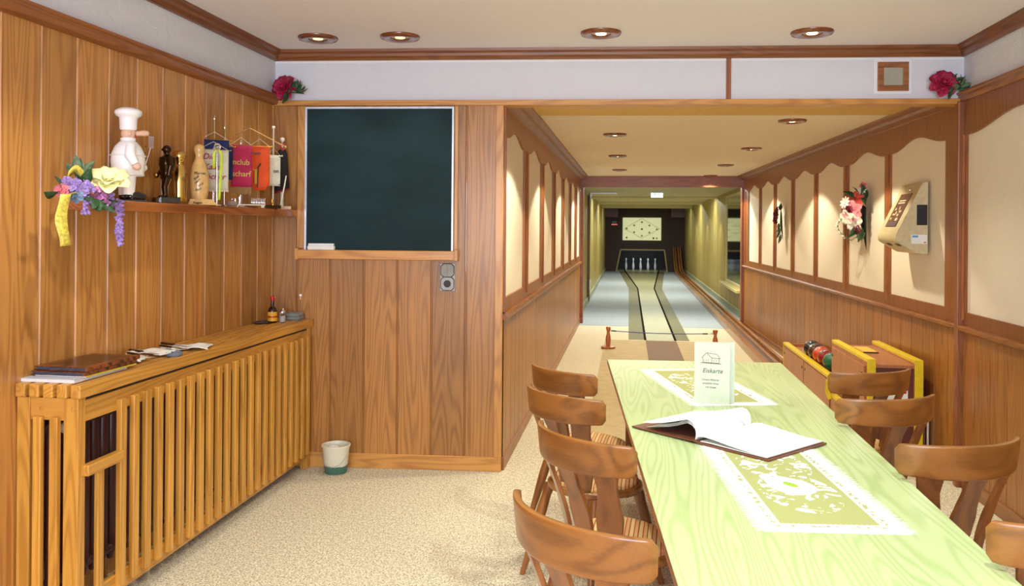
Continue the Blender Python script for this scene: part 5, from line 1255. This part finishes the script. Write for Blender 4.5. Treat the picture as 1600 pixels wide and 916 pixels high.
for k, (x, zz_, r_) in enumerate(((-.02, .125, .7), (-.012, .105, .9), (.0, .09, .6), (-.015, .07, .3))): text('signature', ['Rudi', 'Hans', 'Willi', 'Karl'][k], .017, wp, inkb, TR(x-.01, -.0480, zz_) @ PF @ RZ(r_), shear=.4, ext=.002)
# neon ribbon loop on a glass ball stand
nr = thing('ribbon_trophy', 'chrome trophy rod with glass ball and neon yellow-green ribbon loop', 'trophy', (-2.200, 4.222, z), ANG)
mk('foot', G().lathe([(0, 0), (.028, 0), (.028, .006), (.006, .010), (.005, .30), (0, .302)], 20), M['chrome'], nr, smooth=40)
mk('glass_ball', G().ball((0, 0, .318), .019, 16), M['glass'], nr, smooth=80)
g = G(); pts = [(-.020+.0*a, -.012, zz_) for a, zz_ in ((0, .20), (0, .24))]+[(-.020*math.cos(PI*i/10), -.012, .265+.035*math.sin(PI*i/10)) for i in range(11)]+[(.014, -.03, .22), (.008, -.042, .15), (.004, -.045, .08), (.0, -.045, .03)]
grid = [[(p[0]-.0065, p[1], p[2]), (p[0]+.0065, p[1]-.003, p[2])] for p in pts]; g.sheet(grid); fl('neon_ribbon', g, M['neon'], nr)
# pennants
def pennant(y, zb, zt_, w_, cloth, label, x=-2.26, poleh=None, polemat='chrome', fringe=None, cross=True, shape='rect', base='chrome', ang=ANG, words=(), wordmat=None, wsize=.04, shear=0, kn=True, dz=0):
    t = thing('club_pennant', label, 'pennant', (x, y, z), ang, 'club pennants on table stands')
    b = M[base]
    mk('stand_base', G().lathe([(0, 0), (.032, 0), (.034, .004), (.030, .010), (.008, .014), (0, .014)], 24), b, t, smooth=40)
    ph = (poleh or (zt_+.05))-ZS
    mk('pole', G().lathe([(0, .012), (.0035, .012), (.0035, ph-.03), (.007, ph-.025), (.004, ph-.015), (.0055, ph-.005), (0, ph)] if polemat != 'whitep' else [(0, .01), (.005, .01), (.005, ph-.02), (.010, ph-.016), (.012, ph-.008), (.008, ph), (0, ph+.001)], 12), M[polemat], t, smooth=60)
    h0, h1 = zb-ZS, zt_-ZS
    if cross: mk('crossbar', G().tube([(-w_/2-.012, -.010, h1), (w_/2+.012, -.010, h1)], .0028, 8).ball((-w_/2-.012, -.010, h1), .005, 8).ball((w_/2+.012, -.010, h1), .005, 8), M['brass'] if polemat != 'whitep' else M['whitep'], t, smooth=60)
    mk('cord', G().tube([(-w_/2, -.010, h1), (0, -.004, h1+.045), (w_/2, -.010, h1)], .0012, 5), M['whitep'], t)
    nx_, nz_ = 14, 10; grid = []
    for i in range(nz_+1):
        v = i/nz_; row = []
        for j in range(nx_+1):
            u = j/nx_*2-1
            if shape == 'rect': low = h0
            elif shape == 'point': low = h0+(abs(u))*.035
            elif shape == 'cut': low = h0+max(0, abs(u)-.55)*.10
            zz_ = h1+(low-h1)*v
            row.append((u*w_/2*(1-(.0)*v), -.013-.004*math.sin(u*3+y*9)*v, zz_))
        grid.append(row)
    g = G(); g.sheet(grid); mk('cloth', g, cloth, t, smooth=60, solid=.002)
    if fringe:
        g = G(); rr = random.Random(int(y*100)); x_ = -w_/2
        while x_ < w_/2-.002:
            g.box((x_, -.0155, h0-fringe[1]*(.85+.3*rr.random())), (x_+.0028, -.0145, h0)); x_ += .0036
        mk('fringe', g, fringe[0], t)['kind'] = 'stuff'
    for k, (wd, wx, wz, *sz) in enumerate(words):
        text('lettering', wd, sz[0] if sz else wsize, t, wordmat, TR(wx, -.0172, wz-ZS) @ PF, shear=shear, ext=.0008, bold=.0005)
    return t
crim = plain('script_crimson', (168, 44, 84), .6, vary=0); lgold = plain('gold_thread', (214, 186, 96), .5, vary=0); gry = plain('grey_print_dark', (90, 84, 84), .6, vary=0)
pennant(4.40, 1.84, 2.075, .155, M['blue_vel'], 'dark blue velvet pennant behind the white lettered pennant', x=-2.31, poleh=2.215, shape='point', words=(('en', .045, 1.965, .03),), wordmat=lgold)
pennant(4.53, 1.86, 2.05, .09, M['blue_vel'], 'narrow blue velvet pennant on a chrome rod left of the magenta pennant', x=-2.315, poleh=2.18, shape='rect')
pennant(4.285, 1.792, 2.008, .158, M['fabric_white'], 'white pennant with crimson script lettering and short fringe', x=-2.255, poleh=2.02, fringe=(M['fabric_white'], .012), words=(('Die', -.062, 1.955), ('Kalle', -.058, 1.900), ('Köcher', -.076, 1.848)), wordmat=crim, wsize=.045, shear=.35)
pennant(4.625, 1.822, 2.068, .120, M['magenta'], 'magenta pennant with gold lettering and long tan fringe', x=-2.262, poleh=2.10, fringe=(M['fringe'], .042), words=(('nclub', -.052, 1.952), ('scharf', -.056, 1.884)), wordmat=lgold, wsize=.046)
op = pennant(4.875, 1.815, 2.085, .120, M['orange'], 'orange pennant with yellow sword emblem and scalloped gold edge', x=-2.262, poleh=2.19, polemat='fringe', base='brass', shape='cut', words=(('Kegeln', -.052, 2.035, .020),), wordmat=gry)
em = plain('emblem_dark', (46, 50, 30), .5, vary=0)
mk('emblem', G().box((-.035, -.0195, .150), (-.020, -.0180, .235)).box((-.045, -.0195, .232), (-.012, -.018, .240)), plain('emblem_ochre', (214, 160, 50), .5), op)
g = G(); g.prism([(-.020, .128), (-.014, .128), (-.010, .25), (.006, .272), (.000, .280), (-.018, .255)], .0180, .0200, T=TR(0, 0, 0) @ Matrix.Rotation(PI/2, 4, 'X')); mk('emblem', g, em, op)
g = G()
for i in range(26): g.ball((.058, -.017, .135+.0095*i), .0035, 6); 
for i in range(13): g.ball((-.056+.0095*i, -.017, .380), .0035, 6)
mk('scalloped_edge', g, plain('edge_gold', (222, 150, 60), .6), op)
for x_, z_ in ((-.052, .30), (-.042, .31), (-.036, .295), (-.048, .282), (-.038, .278)): mk('emblem_star', G().ball((x_, -.018, z_), .003, 6), bpy.data.materials['edge_gold'], op)
wpn = pennant(5.075, 1.850, 2.045, .085, M['fabric_white'], 'small white pennant with corner rivets right of the orange pennant', x=-2.262, poleh=2.235, polemat='whitep', shape='rect', words=(('on', -.004, 1.935, .034),), wordmat=gry)
for x_, z_ in ((.036, .335), (.036, .157)): mk('rivet', G().ball((x_, -.018, z_), .004, 8), M['bronze'], wpn)
# black hood pennant with red lining
hd = thing('black_hood', 'black cloth hood with red lining hung on a white rod at right shelf end', 'hood', (-2.262, 5.215, z), ANG)
mk('rod', G().lathe([(0, 0), (.010, 0), (.010, .14), (.005, .15), (.005, .445), (.013, .452), (.015, .463), (.010, .473), (0, .475)], 16), M['whitep'], hd, smooth=60)
g = G(); vs_ = []; n = 20
for (rx, ry, zz_, sk_) in ((.046, .040, .130, 0), (.043, .037, .20, 0), (.036, .030, .30, 0), (.030, .024, .37, 0), (.022, .018, .392, 0)):
    for k in range(n):
        a = 2*PI*k/n; vs_.append((rx*math.cos(a), ry*math.sin(a), zz_+.018*math.cos(a)*(1 if zz_ < .19 else 0)))
fs = [(i*n+k, i*n+(k+1) % n, (i+1)*n+(k+1) % n, (i+1)*n+k) for i in range(4) for k in range(n)]+[tuple(range(4*n, 5*n))]
g.add(vs_, fs); mk('black_cloth', g, plain('black_cloth', (26, 20, 22), .85), hd, smooth=60, solid=.002)
g = G(); g.add([(.050*math.cos(2*PI*k/n), .044*math.sin(2*PI*k/n), .122+.018*math.cos(2*PI*k/n)) for k in range(n)]+[(.036*math.cos(2*PI*k/n), .030*math.sin(2*PI*k/n), .150) for k in range(n)], [(k, (k+1) % n, (k+1) % n+n, k+n) for k in range(n)])
mk('red_lining', g, plain('red_velvet', (132, 16, 30), .7), hd, smooth=60, solid=.002)
g = G(); g.tube([(.0, -.01, .44), (.012, -.014, .41), (-.006, -.016, .385)], .006, 8); g.tube([(.0, .006, .44), (-.012, -.004, .41), (.008, -.012, .39)], .005, 8)
mk('red_white_cord', g, plain('cord_red', (196, 60, 70), .6, vary=.4, vs_=160), hd, smooth=60)
# crossed wooden rods above the orange pennant
cr_ = thing('pennant_rod', 'thin wooden rod roof over the orange pennant with cords and bead ends', 'rod', (-2.235, 4.78, z), ANG)
mk('upright', G().tube([(-.035, .03, .0), (-.035, .03, .50)], .003, 6), M['fringe'], cr_)
mk('slanting_rod', G().tube([(-.035, .03, .485), (.19, .045, .385)], .003, 6).ball((.19, .045, .385), .008, 8), M['pinwood'], cr_, smooth=60)
mk('slanting_rod', G().tube([(-.035, .03, .485), (-.12, .012, .440)], .003, 6).ball((-.12, .012, .440), .006, 8), M['fringe'], cr_, smooth=60)
mk('foot', G().box((-.065, .0, 0), (-.005, .05, .010)), M['brown_dark'], cr_)
# little chrome things in front
mp = thing('miniature_pin_row', 'row of nine tiny chrome skittle pins on a bright metal bar', 'miniature', (-2.20, 4.60, z), ANG)
mk('bar', G().box((-.085, -.012, .012), (.095, .012, .018)).box((-.08, -.01, 0), (-.06, .01, .012)).box((.07, -.01, 0), (.09, .01, .012)), M['chrome'], mp)
for k in range(9): mk('tiny_pin', G().lathe([(0, .018), (.0028, .018), (.0042, .026), (.0042, .036), (.0020, .044), (.0032, .050), (.0015, .056), (0, .057)], 10, T=TR(.018+.0095*k, 0, 0)), M['chrome'], mp, smooth=60)
mk('rod', G().tube([(-.052, 0, .018), (-.052, 0, .060)], .003, 8), M['chrome'], mp); mk('rod', G().tube([(-.076, 0, .018), (-.076, 0, .048)], .003, 8), M['chrome'], mp)
o = thing('glass_dish', 'small clear glass lidded dish in front of the white pennant', 'dish', (-2.20, 4.395, z))
mk('bowl', G().lathe([(0, 0), (.026, 0), (.032, .010), (.034, .030), (.030, .030), (.027, .010), (0, .006)], 22), plain('tinted_glass', (220, 205, 200), .05, trans=.8, vary=0), o, smooth=40)
mk('lid_knob', G().ball((0, 0, .040), .008, 10), M['chrome'], o, smooth=60)
o = thing('brass_holder', 'short brass candlestick holder on dark block below the orange pennant', 'holder', (-2.196, 4.915, z), ANG)
mk('block', G().box((-.05, -.022, 0), (.05, .022, .022)), M['bronze'], o, bevel=.002)
mk('brass_socket', G().lathe([(0, .022), (.012, .022), (.008, .028), (.006, .040), (.009, .050), (.008, .058), (0, .058)], 16), M['brass'], o, smooth=50)
o = tag(mk('card_block', G().box((-.045, -.012, 0), (.045, .012, .020)), plain('pale_block', (196, 172, 146), .5), bevel=.002), 'pale little wooden block at the right end of the shelf', 'block'); o.location = (-2.20, 5.10, z); o.rotation_euler = (0, 0, ANG)
o = tag(mk('slanting_pole', G().tube([(0, 0, 0), (.0, .0, .004), (.035, .02, .15), (.05, .03, .22)], [.004, .005, .005, .004], 8), M['whitep'], smooth=60), 'short white slanting stick between white pennant and black hood', 'stick'); o.location = (-2.235, 5.12, z); o.rotation_euler = (0, 0, ANG)
